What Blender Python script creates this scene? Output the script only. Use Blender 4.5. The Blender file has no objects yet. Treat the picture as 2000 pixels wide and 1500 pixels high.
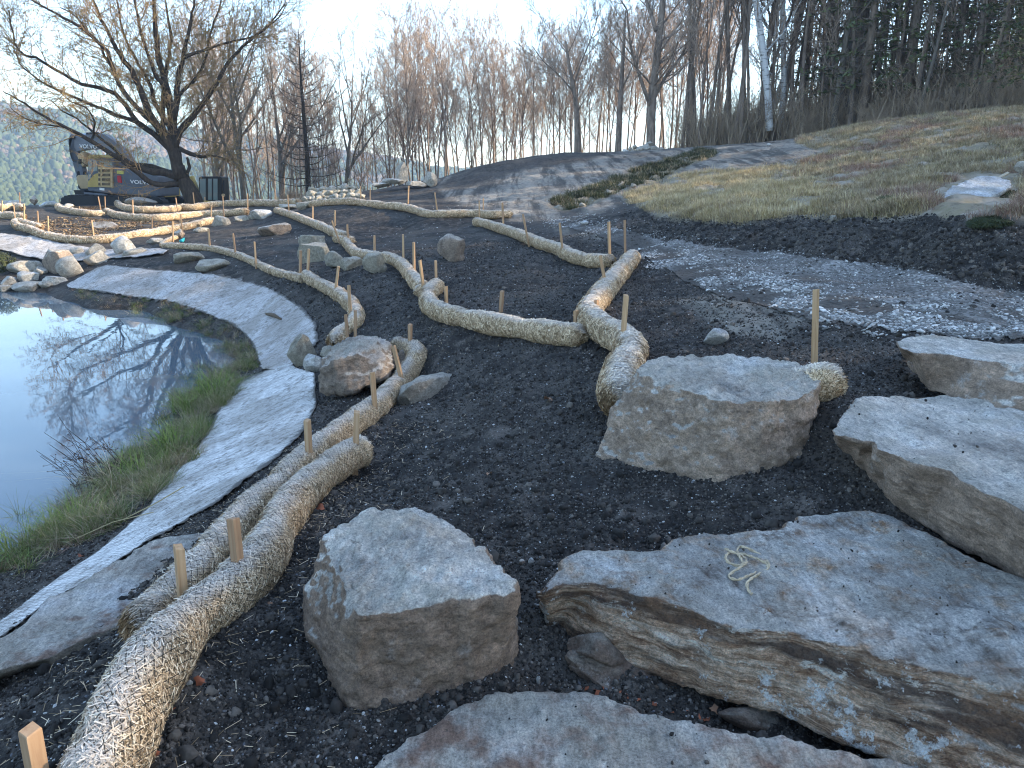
import bpy, bmesh, math, random
import numpy as np
from mathutils import Vector, Matrix
R = math.radians
random.seed(7)
rng = np.random.default_rng(11)
scene = bpy.context.scene
col = scene.collection

# ------------------------------------------------------------------ camera
PITCH = R(15.0); F = 1502.0; CZ = 1.55
cam_d = bpy.data.cameras.new("camera"); cam = bpy.data.objects.new("camera", cam_d); col.objects.link(cam)
cam.location = (0, 0, CZ); cam.rotation_euler = (math.pi/2 - PITCH, 0, 0)
cam_d.sensor_fit = 'HORIZONTAL'; cam_d.sensor_width = 36.0; cam_d.lens = 36.0*F/2000
cam_d.clip_start = 0.05; cam_d.clip_end = 8000
scene.camera = cam

# ------------------------------------------------------------------ light
SUN_AZ = 92.0; SUN_EL = 22.0          # degrees right of the viewing direction, and up
world = bpy.data.worlds.new("World"); scene.world = world; world.use_nodes = True
wn = world.node_tree; bg = wn.nodes["Background"]
sky = wn.nodes.new("ShaderNodeTexSky"); sky.sky_type = 'NISHITA'; sky.sun_disc = False
sky.sun_elevation = R(SUN_EL); sky.sun_rotation = R(SUN_AZ); sky.air_density = 1.0; sky.dust_density = 0.4; sky.ozone_density = 1.5
wn.links.new(sky.outputs[0], bg.inputs[0]); bg.inputs[1].default_value = 0.15
sd = bpy.data.lights.new("sun", 'SUN'); sd.energy = 3.6; sd.angle = R(0.53); sd.color = (1.0, 0.86, 0.68)
so = bpy.data.objects.new("sun", sd); col.objects.link(so)
sv = Vector((math.sin(R(SUN_AZ))*math.cos(R(SUN_EL)), math.cos(R(SUN_AZ))*math.cos(R(SUN_EL)), math.sin(R(SUN_EL))))
so.rotation_euler = sv.to_track_quat('Z', 'Y').to_euler(); so.location = (30, 10, 30)
scene.view_settings.view_transform = 'Standard'; scene.view_settings.look = 'None'
scene.view_settings.exposure = 2.0; scene.view_settings.gamma = 1.0
scene.cycles.filter_width = 1.1; scene.cycles.max_bounces = 6; scene.cycles.transparent_max_bounces = 8; scene.cycles.volume_bounces = 0

# ------------------------------------------------------------------ projection helpers
CP, SP = math.cos(PITCH), math.sin(PITCH)
def ray(px, py):
    u = (np.asarray(px, float)-1000)/F; v = (750-np.asarray(py, float))/F
    return u, CP+v*SP, -SP+v*CP
def P(px, py, Y):
    dx, dy, dz = ray(px, py); t = Y/dy
    return Vector((float(dx*t), float(Y), float(CZ+dz*t)))
def PZ(px, py, z):
    dx, dy, dz = ray(px, py); t = (z-CZ)/dz
    return Vector((float(dx*t), float(dy*t), float(z)))
def proj(x, y, z):
    dz = z-CZ; f = y*CP-dz*SP; up = y*SP+dz*CP; f = np.where(f < 1e-3, 1e-3, f)
    return 1000+F*x/f, 750-F*up/f
def in_poly(px, py, poly):
    inside = np.zeros(np.shape(px), bool); n = len(poly)
    for i in range(n):
        x1, y1 = poly[i]; x2, y2 = poly[(i+1) % n]
        if y1 == y2: continue
        c = ((y1 > py) != (y2 > py)) & (px < (x2-x1)*(py-y1)/(y2-y1)+x1)
        inside ^= c
    return inside
def poly_soft(px, py, poly, soft):
    "1 inside the polygon, fading to 0 over `soft` pixels outside"
    d = np.full(np.shape(px), 1e9); n = len(poly)
    for i in range(n):
        x1, y1 = poly[i]; x2, y2 = poly[(i+1) % n]
        ex, ey = x2-x1, y2-y1; L = ex*ex+ey*ey+1e-9
        t = np.clip(((px-x1)*ex+(py-y1)*ey)/L, 0, 1)
        d = np.minimum(d, np.hypot(px-x1-t*ex, py-y1-t*ey))
    return np.where(in_poly(px, py, poly), 1.0, np.clip(1-d/soft, 0, 1))

# ------------------------------------------------------------------ noise
_perm = np.random.default_rng(3).permutation(256); _perm = np.concatenate([_perm]*3)
_g = np.random.default_rng(4).normal(size=(256, 3)); _g /= np.linalg.norm(_g, axis=1)[:, None]
def noise(x, y, z=0.0):
    x, y, z = np.broadcast_arrays(np.asarray(x, float), y, z)
    xi, yi, zi = np.floor(x).astype(int), np.floor(y).astype(int), np.floor(z).astype(int)
    fx, fy, fz = x-xi, y-yi, z-zi
    u, v, w = (t*t*t*(t*(t*6-15)+10) for t in (fx, fy, fz))
    xi &= 255; yi &= 255; zi &= 255
    def c(a, b, d):
        g = _g[_perm[_perm[_perm[(xi+a) & 255]+((yi+b) & 255)]+((zi+d) & 255)]]
        return g[..., 0]*(fx-a)+g[..., 1]*(fy-b)+g[..., 2]*(fz-d)
    l = lambda a, b, t: a+(b-a)*t
    return 1.6*l(l(l(c(0,0,0), c(1,0,0), u), l(c(0,1,0), c(1,1,0), u), v),
             l(l(c(0,0,1), c(1,0,1), u), l(c(0,1,1), c(1,1,1), u), v), w)
def fbm(x, y, z=0.0, o=4, gain=0.5):
    s = 0; a = 1.0; f = 1.0
    for i in range(o):
        s = s+a*noise(x*f+i*17.3, y*f-i*9.1, np.asarray(z)*f+i*3.7); a *= gain; f *= 2.03
    return s
def sstep(a, b, x):
    t = np.clip((x-a)/(b-a), 0, 1); return t*t*(3-2*t)

# ------------------------------------------------------------------ terrain
WZ = -1.15     # level of the pond
# (photo x, photo y, forward distance) of places on the ground
GY = [(330,1330,2.0),(60,1400,2.1),(720,930,4.45),(600,1010,3.6),(450,1190,2.62),(200,1490,1.72),(280,1250,2.62),(600,905,4.7),(740,805,5.95),(820,735,7.2),
 (900,800,5.3),(1000,740,5.9),(850,680,7.4),(1080,690,6.3),(850,618,8.6),(780,540,12.2),(700,502,15.4),(680,472,18.3),(600,440,22),(560,418,27),
 (600,500,17),(650,530,14),(730,580,11),(770,640,8.8),(690,640,9.8),(650,592,11.5),(590,556,13.5),(500,525,16.2),(420,495,19),(530,470,20),(350,490,19.6),(430,512,17.4),
 (540,445,23.5),(450,432,28),(640,398,26.5),(700,402,24),(820,425,21),(930,435,20),
 (900,500,14),(900,560,10.5),(1000,600,8.6),(1100,560,9.8),(1000,500,13.5),(800,445,20.6),(1100,507,12.8),(1180,528,11.2),(1150,610,7.6),(1200,690,5.8),(1200,790,4.6),(1180,900,3.85),
 (1300,700,5.3),(1400,672,5.5),(1650,815,3.68),(1600,900,3.55),(1560,980,3.15),(1750,640,5.7),(1950,640,5.4),(1600,600,6.3),(1450,600,6.8),(1300,600,7.5),(1250,540,9.5),(1300,500,11.5),
 (1500,540,8.5),(1700,565,7.2),(1900,590,6.4),(1400,520,9.5),(1200,462,15),(1100,430,20),(1000,437,19.5),(1300,470,13),(1500,490,10.7),(1750,525,8.6),(2000,562,7.1),(2300,600,6.2),
 (1220,408,17.5),(1350,436,13.4),(1500,436,11.7),(1700,428,9.8),(1850,430,8.7),(2000,443,8.0),(2300,470,6.9),
 (1300,375,22),(1500,350,22),(1700,345,18.5),(2000,330,15.5),(2300,330,12.5),(1900,398,10.8),(1550,272,38),(1800,228,33),(2000,215,30),(2300,190,24),(1400,285,40),(1650,250,36),(1480,279,39),
 (1100,385,24),(1000,402,23),(900,392,27),(1200,335,31),(1000,345,32),(1100,340,31),(870,354,36),(930,326,38),(1000,312,40),(1060,303,41),(1100,299,41),(1160,298,41),(1280,292,41),(1230,375,24),
 (770,388,30),(850,372,31),(700,388,31),(800,360,36),
 (160,478,22.6),(60,455,24),(300,468,23),(400,445,26),(80,508,21.6),(0,500,22.0),(150,442,27),(250,430,30),(60,428,29),(300,426,31.5),(400,424,32),(120,414,33),(0,412,34),(300,411,37),(400,403,39),(500,400,38),(580,398,36),
 (380,397,41),(200,403,46),(300,402,46),(100,404,44),(450,397,45),(600,388,42),(250,490,21.0)]
# (photo x, photo y, height) of places on the ground
GZ = [(700,1450,0),(400,1495,.0),(1000,1350,0),(1050,1420,-.06),(1500,1480,-.06),(2000,1480,-.04),(700,1300,0),(1000,1150,.03),(950,1000,.02),(1150,980,.04),(1400,985,.1),(1300,1250,-.02),(1600,1250,-.02),
 (1800,1200,0),(2000,1100,.1),(1850,900,.22),(2000,800,.3),(500,1350,0),(850,900,-.02),
 (0,1330,-.34),(120,1290,-.3),(250,1110,-.42),(0,1230,-.55),(420,1040,-.3),(470,960,-.34),(540,900,-.38),(600,860,-.42),(618,800,-.5),(615,740,-.52),
 (0,1200,-.68),(200,1070,-.78),(340,930,-.88),(410,840,-.93),(470,755,-.95),(560,720,-.75),(505,700,-.93),(450,632,-.93),(340,592,-.93),(250,578,-.93),(140,558,-1.0),
 (620,645,-.5),(590,600,-.5),(480,550,-.5),(300,528,-.52),(215,520,-.55),(690,760,-.45),
 (0,1100,-1.13),(100,1020,-1.15),(200,935,-1.15),(290,862,-1.15),(345,790,-1.15),(405,740,-1.15),(455,700,-1.13),(430,660,-1.13),(330,636,-1.15),(200,606,-1.15),(100,580,-1.15),(0,572,-1.15),
 (0,980,-1.7),(100,800,-2.0),(200,780,-1.9),(0,700,-2.0),(200,690,-1.9),(300,720,-1.7),(0,620,-1.6)]
GW = [(-8,4,-1.9),(-14,10,-2),(-25,14,-2),(-35,18,-1.6),(-50,22,-.3),(-6,1,-1.4),(-3,0.3,-.5),(-3,-5,-.4),(0,.4,0),(1.5,.6,0.1),(3,1,.25),(5,2.5,.5),(8,0,1.0),(0,-6,.1),
 (-22,30,0),(-40,35,-.2),(-30,50,-.2),(-12,52,0.0),(-12,62,-2.5),(-30,62,-3.5),(-60,60,-6),
 (-2,48,.9),(3,49,2.2),(8,49,2.9),(15,50,3.3),(25,48,4.8),(35,45,6.5),(-2,62,-1.0),(10,65,1.5),(30,65,6.0),(45,40,8.5),(40,20,6.6),(30,12,4.6),(18,6,2.5),(55,55,11),(60,25,11),(60,0,10),(30,-10,4.2),(15,-12,1.8)]
_pts = []
for x, y, Y in GY: p = P(x, y, Y); _pts.append(tuple(p))
for x, y, z in GZ: p = PZ(x, y, z); _pts.append(tuple(p))
_pts += GW
_pts = np.array(_pts)
def uv_(x, y):
    ph = np.clip(np.arctan2(x, y), -1.9, 1.9); r = np.hypot(x, y)
    return np.stack([ph*1.6, np.log(np.clip(r, .35, 75))], -1)
_c = uv_(_pts[:, 0], _pts[:, 1]); _n = len(_c)
_K = np.sqrt(((_c[:, None]-_c[None])**2).sum(-1)+.0016)-np.eye(_n)*-0.0
_A = np.zeros((_n+3, _n+3)); _A[:_n, :_n] = _K-np.eye(_n)*.004; _A[:_n, _n] = 1; _A[:_n, _n+1:] = _c; _A[_n, :_n] = 1; _A[_n+1:, :_n] = _c.T
_w = np.linalg.solve(_A, np.concatenate([_pts[:, 2], [0, 0, 0]]))
def crest(ph):
    "elevation angle (rad) of the far ridge by azimuth"
    return np.interp(ph, [-1.2, -.75, -.6, -.56, -.5, -.44, -.30, -.2, -.1, .1, 1.2], R(1)*np.array([4.0, 3.9, 3.7, 3.6, 3.3, 2.9, 2.2, 1.3, .6, .2, .2]))
def H0(x, y):
    x = np.asarray(x, float); y = np.asarray(y, float); sh = x.shape; x = x.ravel(); y = y.ravel()
    q = uv_(x, y); out = np.empty(len(x))
    for i in range(0, len(x), 20000):
        s = q[i:i+20000]
        out[i:i+20000] = np.sqrt(((s[:, None]-_c[None])**2).sum(-1)+.0016)@_w[:_n]+_w[_n]+s@_w[_n+1:]
    r = np.hypot(x, y); ph = np.arctan2(x, y)
    left = sstep(.10, -.15, ph)
    valley = -26+6*np.sin(ph*5)
    k = sstep(60, 210, r)*left
    out = out*(1-k)+valley*k
    cz = 1.55+900*np.tan(crest(ph))
    hill = sstep(330, 900, r)*left
    out = out+(cz-valley)*hill*(1-.5*sstep(920, 2400, r))
    out = out+hill*fbm(x/120, y/120, 0, 3)*10
    back = sstep(1.7, 2.4, np.abs(ph)); out = out*(1-back)+back*.3
    return out.reshape(sh)
GR0, GR1 = .3, 75.0; NR, NP_ = 420, 420; PH0, PH1 = -1.9, 1.9
_gr = np.exp(np.linspace(math.log(GR0), math.log(GR1), NR)); _gp = np.linspace(PH0, PH1, NP_)
_GG = H0(_gr[:, None]*np.sin(_gp)[None], _gr[:, None]*np.cos(_gp)[None])
def _bil(G, x, y, r0, r1, p0, p1):
    nr, npp = G.shape
    a = (np.log(np.clip(np.hypot(x, y), r0, r1))-math.log(r0))/(math.log(r1)-math.log(r0))*(nr-1)
    b = (np.clip(np.arctan2(x, y), p0, p1)-p0)/(p1-p0)*(npp-1)
    i = np.clip(a.astype(int), 0, nr-2); j = np.clip(b.astype(int), 0, npp-2); fa = a-i; fb = b-j
    return (G[i, j]*(1-fa)*(1-fb)+G[i+1, j]*fa*(1-fb)+G[i, j+1]*(1-fa)*fb+G[i+1, j+1]*fa*fb)
def H(x, y):
    return _bil(_GG, np.asarray(x, float), np.asarray(y, float), GR0, GR1, PH0, PH1)
_ts = np.exp(np.linspace(math.log(1.0), math.log(74), 900))
def hit(px, py, off=0.0):
    "where the ray of a photo point meets the ground raised by off"
    dx, dy, dz = (float(a) for a in ray(px, py))
    y = _ts; x = dx/dy*y; z = CZ+dz/dy*y
    d = z-(H(x, y)+off); k = np.where(d < 0)[0]
    if len(k) == 0 or k[0] == 0:
        i = int(np.argmin(np.abs(d))) if len(k) == 0 else 0
        return Vector((float(x[i]), float(y[i]), float(z[i])))
    k = k[0]; a = d[k-1]/(d[k-1]-d[k]); Y = y[k-1]+(y[k]-y[k-1])*a
    return Vector((dx/dy*Y, float(Y), CZ+dz/dy*float(Y)))

MAT_NEAR = [(0,1215),(100,1140),(200,1070),(290,990),(340,930),(380,880),(410,840),(430,790),(470,750),(510,735),(570,715),(615,735),(618,800),(590,850),(540,895),(480,935),(420,985),(330,1035),(180,1130),(0,1240)]
MAT_MID = [(135,548),(215,520),(300,528),(400,535),(480,550),(540,570),(590,600),(620,640),(615,690),(570,705),(515,712),(505,700),(490,660),(450,630),(400,610),(340,590),(250,578),(135,560)]
MAT_LEFT = [(0,457),(60,460),(120,478),(200,487),(330,490),(290,500),(140,512),(80,508),(30,497),(0,490)]
GRASS_POLY = [(1225,385),(1340,345),(1480,335),(1560,320),(1640,300),(1560,276),(1700,243),(2000,212),(2700,100),(2700,430),(2000,425),(1900,425),(1820,415),(1700,420),(1560,415),(1440,430),(1290,418)]
COMPACT = [(1000,420),(880,385),(860,355),(930,322),(1100,300),(1300,292),(1450,284),(1560,276),(1640,300),(1560,320),(1450,335),(1340,347),(1220,390),(1120,425)]
TURF = [(1080,400),(1100,388),(1180,360),(1240,335),(1300,318),(1370,296),(1395,300),(1330,325),(1290,345),(1230,362),(1150,393),(1110,405)]
BANK = [(1220,408),(1290,425),(1440,436),(1560,422),(1700,428),(1820,420),(2000,435),(2700,440),(2700,600),(2000,560),(1750,523),(1500,487),(1300,467),(1210,455)]
MATS = (MAT_NEAR, MAT_MID, MAT_LEFT)
TRACK = [(1085,426),(1160,438),(1250,454),(1300,464),(1500,487),(1750,523),(2000,561),(2400,620),(2400,737),(1990,657),(1740,650),(1560,627),(1420,582),(1320,537),(1230,494),(1150,457),(1085,436)]

_rr = np.concatenate([np.exp(np.linspace(math.log(.5), math.log(60), 700)), np.exp(np.linspace(math.log(60), math.log(1600), 90))[1:]])
_pp = np.concatenate([np.linspace(-math.pi, R(-50), 40)[:-1], np.linspace(R(-50), R(50), 640), np.linspace(R(50), math.pi, 40)[1:-1]])
XX = _rr[:, None]*np.sin(_pp)[None]; YY = _rr[:, None]*np.cos(_pp)[None]
ZZ = H0(XX, YY)
PX, PY = proj(XX, YY, ZZ); front = YY > .3
soft = lambda poly, s: np.where(front, poly_soft(PX, PY, poly, s), 0)
m_comp = np.maximum(soft(COMPACT, 14), .75*soft([(1330,592),(1420,578),(1500,590),(1570,622),(1520,655),(1400,640)], 16)+.5*soft([(1090,432),(1200,455),(1180,470),(1060,445)], 10))*(1-.9*soft([(860,362),(930,316),(1100,288),(1200,290),(1150,310),(1040,326),(960,345),(895,372)], 8))*np.clip(.9+.6*fbm(XX/2.2, YY/2.2, 4, 4), .5, 1); m_grass = soft(GRASS_POLY, 10); m_turf = soft(TURF, 8); m_bank = soft(BANK, 6)
m_mat = np.zeros_like(XX)
for m in MATS: m_mat = np.maximum(m_mat, soft(m, 4))
rad = np.hypot(XX, YY)
near = 1-sstep(30, 60, rad)
m_grass = np.where((XX > 7) & (YY < 30) & (XX > YY*.7+3), 1, m_grass)*np.where(rad > 8, 1, .0)
fade = lambda w: np.clip(1.4-.006*rad/w, 0, 1)     # drop detail finer than the mesh
m_trk = soft(TRACK, 5)
rough = (1-.75*m_comp)*(1-.75*m_trk)*(1-.95*m_mat)
D = .055*fbm(XX/1.3, YY/1.3, 0, 3)*(1-.6*m_mat)+.02*fbm(XX/.42, YY/.42, 4, 2)*(1-m_mat)
soil = .012*fbm(XX/.16, YY/.16, 1, 3)+.02*np.abs(fbm(XX/.07, YY/.07, 2, 3))*fade(.07)+.008*noise(XX/.03, YY/.03, 5)*fade(.03)
D = D+soil*rough*(1-.5*m_grass)
D = D+m_bank*(.085*np.abs(fbm(XX/.45, YY/.45, 3, 4, .62))-.06)
_al = (XX*.35-YY*.94)*1.0       # ruts run down the mound
D = D+m_comp*(.05*fbm((XX*.94+YY*.35)/.45, _al/6, 7, 3)+.015*fbm(XX/.5, YY/.5, 9, 3))
D = D+m_grass*(.10*fbm(XX/.7, YY/.7, 8, 4))+m_turf*(-.12+.16*fbm(XX/.4, YY/.4, 6, 3))
D = D*near
ZZ = ZZ+D
def mesh_obj(name, verts, faces, mat=None, parent=None, smooth=True, loc=None, link=True):
    me = bpy.data.meshes.new(name)
    if isinstance(verts, np.ndarray) and isinstance(faces, np.ndarray):
        me.vertices.add(len(verts)); me.vertices.foreach_set("co", np.ascontiguousarray(verts, np.float32).ravel())
        k = faces.shape[1]; me.loops.add(faces.size); me.loops.foreach_set("vertex_index", faces.astype(np.int32).ravel())
        me.polygons.add(len(faces)); me.polygons.foreach_set("loop_start", np.arange(0, faces.size, k, dtype=np.int32))
        me.update(calc_edges=True)
    else:
        me.from_pydata([tuple(v) for v in verts], [], [tuple(int(i) for i in f) for f in faces]); me.update()
    me.validate()
    if smooth: me.polygons.foreach_set("use_smooth", np.ones(len(me.polygons), bool))
    if mat: me.materials.append(mat)
    o = bpy.data.objects.new(name, me)
    if link: col.objects.link(o)
    if parent: o.parent = parent
    if loc is not None: o.location = loc
    return o
def tag(o, label=None, cat=None, group=None, kind=None):
    if label: o['label'] = label
    if cat: o['category'] = cat
    if group: o['group'] = group
    if kind: o['kind'] = kind
    return o
def empty(name, loc, rz=0, label=None, cat=None, group=None):
    o = bpy.data.objects.new(name, None); o.empty_display_size = .2; col.objects.link(o); o.location = loc; o.rotation_euler = (0, 0, rz)
    return tag(o, label, cat, group)

# ------------------------------------------------------------------ material helpers
class NT:
    def __init__(s, name):
        s.m = bpy.data.materials.new(name); s.m.use_nodes = True; s.t = s.m.node_tree; s.b = s.t.nodes["Principled BSDF"]
        s.b.inputs["Roughness"].default_value = .9; s.b.inputs["Specular IOR Level"].default_value = .25
    def n(s, typ, **kw):
        nd = s.t.nodes.new("ShaderNode"+typ)
        for k, v in kw.items():
            if hasattr(nd, k): setattr(nd, k, v)
        return nd
    def l(s, a, b): s.t.links.new(a, b)
    def co(s, scale=(1, 1, 1), kind='Object', rot=(0, 0, 0)):
        tc = s.n("TexCoord"); mp = s.n("Mapping"); mp.inputs['Scale'].default_value = scale; mp.inputs['Rotation'].default_value = rot
        if kind == 'World': g = s.n("NewGeometry"); s.l(g.outputs['Position'], mp.inputs['Vector'])
        else: s.l(tc.outputs[kind], mp.inputs['Vector'])
        return mp.outputs[0]
    def noise(s, vec, scale, detail=4, rough=.55, out=0, dist=0.0):
        t = s.n("TexNoise"); t.inputs['Scale'].default_value = scale; t.inputs['Detail'].default_value = detail; t.inputs['Roughness'].default_value = rough
        t.inputs['Distortion'].default_value = dist
        s.l(vec, t.inputs['Vector']); return t.outputs[out]
    def vor(s, vec, scale, feature='F1', out=0, rand=1.0):
        t = s.n("TexVoronoi"); t.feature = feature; t.inputs['Scale'].default_value = scale; t.inputs['Randomness'].default_value = rand
        s.l(vec, t.inputs['Vector']); return t.outputs[out]
    def ramp(s, fac, stops, interp='LINEAR'):
        r = s.n("ValToRGB"); r.color_ramp.interpolation = interp; e = r.color_ramp.elements
        while len(e) < len(stops): e.new(.5)
        for el, (p, c) in zip(e, stops):
            el.position = p; el.color = (c, c, c, 1) if isinstance(c, (int, float)) else (*c, 1)
        s.l(fac, r.inputs[0]); return r.outputs[0]
    def mix(s, fac, a, b, mode='MIX'):
        m = s.n("Mix"); m.data_type = 'RGBA'; m.blend_type = mode
        for v, i in ((fac, 0), (a, 6), (b, 7)):
            if isinstance(v, (int, float)): m.inputs[i].default_value = v
            elif isinstance(v, tuple): m.inputs[i].default_value = (*v, 1)
            else: s.l(v, m.inputs[i])
        return m.outputs[2]
    def math(s, op, a, b=0.0, clamp=False):
        m = s.n("Math"); m.operation = op; m.use_clamp = clamp
        for v, i in ((a, 0), (b, 1)):
            if isinstance(v, (int, float)): m.inputs[i].default_value = v
            else: s.l(v, m.inputs[i])
        return m.outputs[0]
    def attr(s, name, out='Fac'):
        a = s.n("Attribute"); a.attribute_name = name; return a.outputs[out]
    def nz(s):
        g = s.n("NewGeometry"); x = s.n("SeparateXYZ"); s.l(g.outputs['Normal'], x.inputs[0]); return x.outputs[2]
    def rnd_island(s):
        g = s.n("NewGeometry"); return g.outputs['Random Per Island']
    def rnd_obj(s):
        g = s.n("ObjectInfo"); return g.outputs['Random']
    def bump(s, h, strength=.5, dist=.01, prev=None):
        b = s.n("Bump"); b.inputs['Strength'].default_value = strength; b.inputs['Distance'].default_value = dist; s.l(h, b.inputs['Height'])
        if prev is not None: s.l(prev, b.inputs['Normal'])
        return b.outputs[0]
    def done(s, color=None, normal=None, rough=None, metal=None):
        if color is not None:
            if isinstance(color, tuple): s.b.inputs['Base Color'].default_value = (*color, 1)
            else: s.l(color, s.b.inputs['Base Color'])
        if normal is not None: s.l(normal, s.b.inputs['Normal'])
        if rough is not None:
            if isinstance(rough, (int, float)): s.b.inputs['Roughness'].default_value = rough
            else: s.l(rough, s.b.inputs['Roughness'])
        if metal is not None: s.b.inputs['Metallic'].default_value = metal
        return s.m
def plain(name, c, rough=.6, metal=0, var=.15, scale=3):
    t = NT(name); v = t.co(); n1 = t.noise(v, scale, 5)
    a = tuple(x*(1-var) for x in c); b = tuple(min(1, x*(1+var)) for x in c)
    return t.done(t.ramp(n1, [(.3, a), (.7, b)]), rough=rough, metal=metal)

def soil_color(t, v):
    big = t.noise(v, .7, 4); mid = t.noise(v, 7, 5, .6); fine = t.noise(v, 60, 3, .7)
    c = t.ramp(mid, [(.3, (.014, .0125, .011)), (.5, (.040, .034, .029)), (.68, (.125, .105, .088))])
    c = t.mix(t.ramp(big, [(.46, 0.0), (.60, .6)]), c, (.10, .086, .072)); c = t.mix(t.ramp(t.noise(v, 2.6, 6, .7), [(.36, .6), (.46, 0.0)]), c, (.018, .016, .015))
    c = t.mix(t.ramp(fine, [(.34, 0.85), (.52, 0.0)]), c, (.012, .011, .010))
    sp = t.vor(v, 55); spc = t.vor(v, 55, out=1)
    m = t.math('MULTIPLY', t.ramp(sp, [(.14, 1.0), (.2, 0.0)]), t.ramp(spc, [(.62, 0.0), (.68, 1.0)]))
    c = t.mix(m, c, (.36, .35, .33))
    return c, mid, fine
def m_soil():
    t = NT("soil"); v = t.co(kind='World'); c, mid, fine = soil_color(t, v)
    comp = t.attr("compact"); gr = t.attr("grassy"); bank = t.attr("bank")
    n2 = t.noise(v, 1.6, 5); n3 = t.noise(v, 9, 5, .7)
    cc = t.ramp(n2, [(.3, (.27, .235, .19)), (.7, (.48, .42, .34))]); cc = t.mix(t.ramp(n3, [(.35, .5), (.6, 0.0)]), cc, (.05, .045, .042)); ru = t.noise(t.co(scale=(2.4, .16, 1), rot=(0, 0, R(-24)), kind='World'), 1.0, 6, .7); cc = t.mix(t.ramp(ru, [(.42, .8), (.52, 0.0)]), cc, (.055, .048, .042)); cc = t.mix(t.ramp(ru, [(.55, 0.0), (.66, .6)]), cc, (.36, .32, .26))
    gc = t.ramp(n3, [(.3, (.10, .08, .055)), (.5, (.26, .21, .14)), (.7, (.20, .175, .10))]); gc = t.mix(t.ramp(n2, [(.48, 0.0), (.60, .75)]), gc, (.36, .31, .25))
    c = t.mix(t.math('MULTIPLY', comp, t.ramp(n3, [(.25, .55), (.5, 1.0)])), c, cc)
    c = t.mix(gr, c, gc)
    hill = t.attr("far"); c = t.mix(hill, c, (.10, .075, .055))
    b = t.bump(mid, .8, .03); b = t.bump(fine, .9, .01, b); b = t.bump(ru, .8, .06, b)
    return t.done(c, b, .93)
def rock_mat(name, top=(.55, .53, .50), side=(.24, .195, .145), mud=.0, patch=(.66, .64, .60), rust=0.0, scale=1.0, strata=0.0, dark=(.25, .235, .22), upc=.62):
    t = NT(name); v = t.co(kind='World')
    a = t.noise(v, 2.2*scale, 6, .6); b = t.noise(v, 9*scale, 6, .65); f = t.noise(v, 90*scale, 4, .7)
    up = t.ramp(t.math('ADD', t.nz(), t.math('MULTIPLY', t.math('SUBTRACT', b, .5), .5)), [(upc, 0.0), (upc+.14, 1.0)])
    tc = t.ramp(a, [(.30, dark), (.42, tuple(x*.72 for x in top)), (.52, top), (.66, patch)])
    tc = t.mix(t.ramp(b, [(.40, .4), (.48, 0.0)]), tc, tuple(x*.55 for x in top)); tc = t.mix(t.ramp(t.noise(v, 26*scale, 6, .75), [(.36, .6), (.44, 0.0)]), tc, (.16, .15, .135)); tc = t.mix(t.ramp(t.noise(v, 19*scale, 6, .75), [(.58, .0), (.68, .6)]), tc, (.66, .64, .60))
    tc = t.mix(t.ramp(t.noise(v, 3.1*scale, 5), [(.48, 0.0), (.6, .6)]), tc, (.42, .38, .31))
    if rust: tc = t.mix(t.ramp(t.noise(v, 3.7*scale, 5, .65), [(.5, 0.0), (.62, rust)]), tc, (.23, .13, .085))
    sc = t.ramp(b, [(.3, tuple(x*.6 for x in side)), (.5, side), (.68, tuple(min(1, x*1.4) for x in side))])
    sc = t.mix(t.ramp(t.noise(v, 5*scale, 6, .7), [(.6, 0.0), (.7, .55)]), sc, patch)
    if mud: sc = t.mix(mud, sc, t.ramp(t.noise(v, 14, 5), [(.3, (.11, .078, .058)), (.7, (.26, .19, .14))]))
    if strata:
        sv_ = t.co(scale=(4.5, 4.5, 34), kind='World', rot=(0.05, R(11), 0)); s1 = t.noise(sv_, 1.1, 10, .85, dist=.7); s2 = t.noise(t.co(scale=(.8, .8, 8), kind='World', rot=(.05, R(11), 0)), 2.1, 5, .6)
        st = t.ramp(s1, [(.32, (.045, .028, .022)), (.40, (.19, .095, .05)), (.47, (.42, .265, .16)), (.54, (.66, .48, .33)), (.66, (.90, .78, .64))])
        st = t.mix(t.ramp(s2, [(.40, .85), (.50, 0.0)]), st, (.055, .034, .026)); st = t.mix(t.ramp(t.noise(t.co(scale=(1, 1, 4), kind='World'), 5, 8, .8), [(.56, 0.0), (.60, .8)]), st, (.78, .72, .60)); st = t.mix(t.ramp(t.noise(v, 3, 5, .7), [(.50, 0.0), (.62, .55)]), st, (.28, .15, .075))
        st = t.mix(t.ramp(t.noise(v, 7, 6, .75), [(.585, 0.0), (.62, .85)]), st, (.78, .76, .71))
        sc = t.mix(strata, sc, st)
    c = t.mix(up, sc, tc)
    c = t.mix(t.ramp(f, [(.33, .5), (.44, 0.0)]), c, (.12, .11, .10))
    sk = t.noise(t.co(scale=(1.0, .28, 1.6), kind='World', rot=(0, 0, R(28))), 34*scale, 9, .85); c = t.mix(1.0, c, t.ramp(sk, [(.34, .6), (.5, 1.1), (.64, 1.55)]), 'MULTIPLY'); gr_ = t.noise(v, 130*scale, 5, .8); c = t.mix(1.0, c, t.ramp(gr_, [(.36, .68), (.5, 1.08), (.64, 1.4)]), 'MULTIPLY')
    n = t.bump(b, 1.0, .04); n = t.bump(sk, 1.0, .012, n); n = t.bump(t.noise(t.co(scale=(1, 1, 1.8), kind='World'), 26*scale, 8, .8), 1.0, .03, n); n = t.bump(f, 1.0, .008, n)
    cr = t.vor(t.co(scale=(1, 1, 2.2), kind='World'), 3.2*scale, 'DISTANCE_TO_EDGE'); 
    if strata: n = t.bump(s1, 1.0, .03, n)
    return t.done(c, n, .82)
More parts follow.
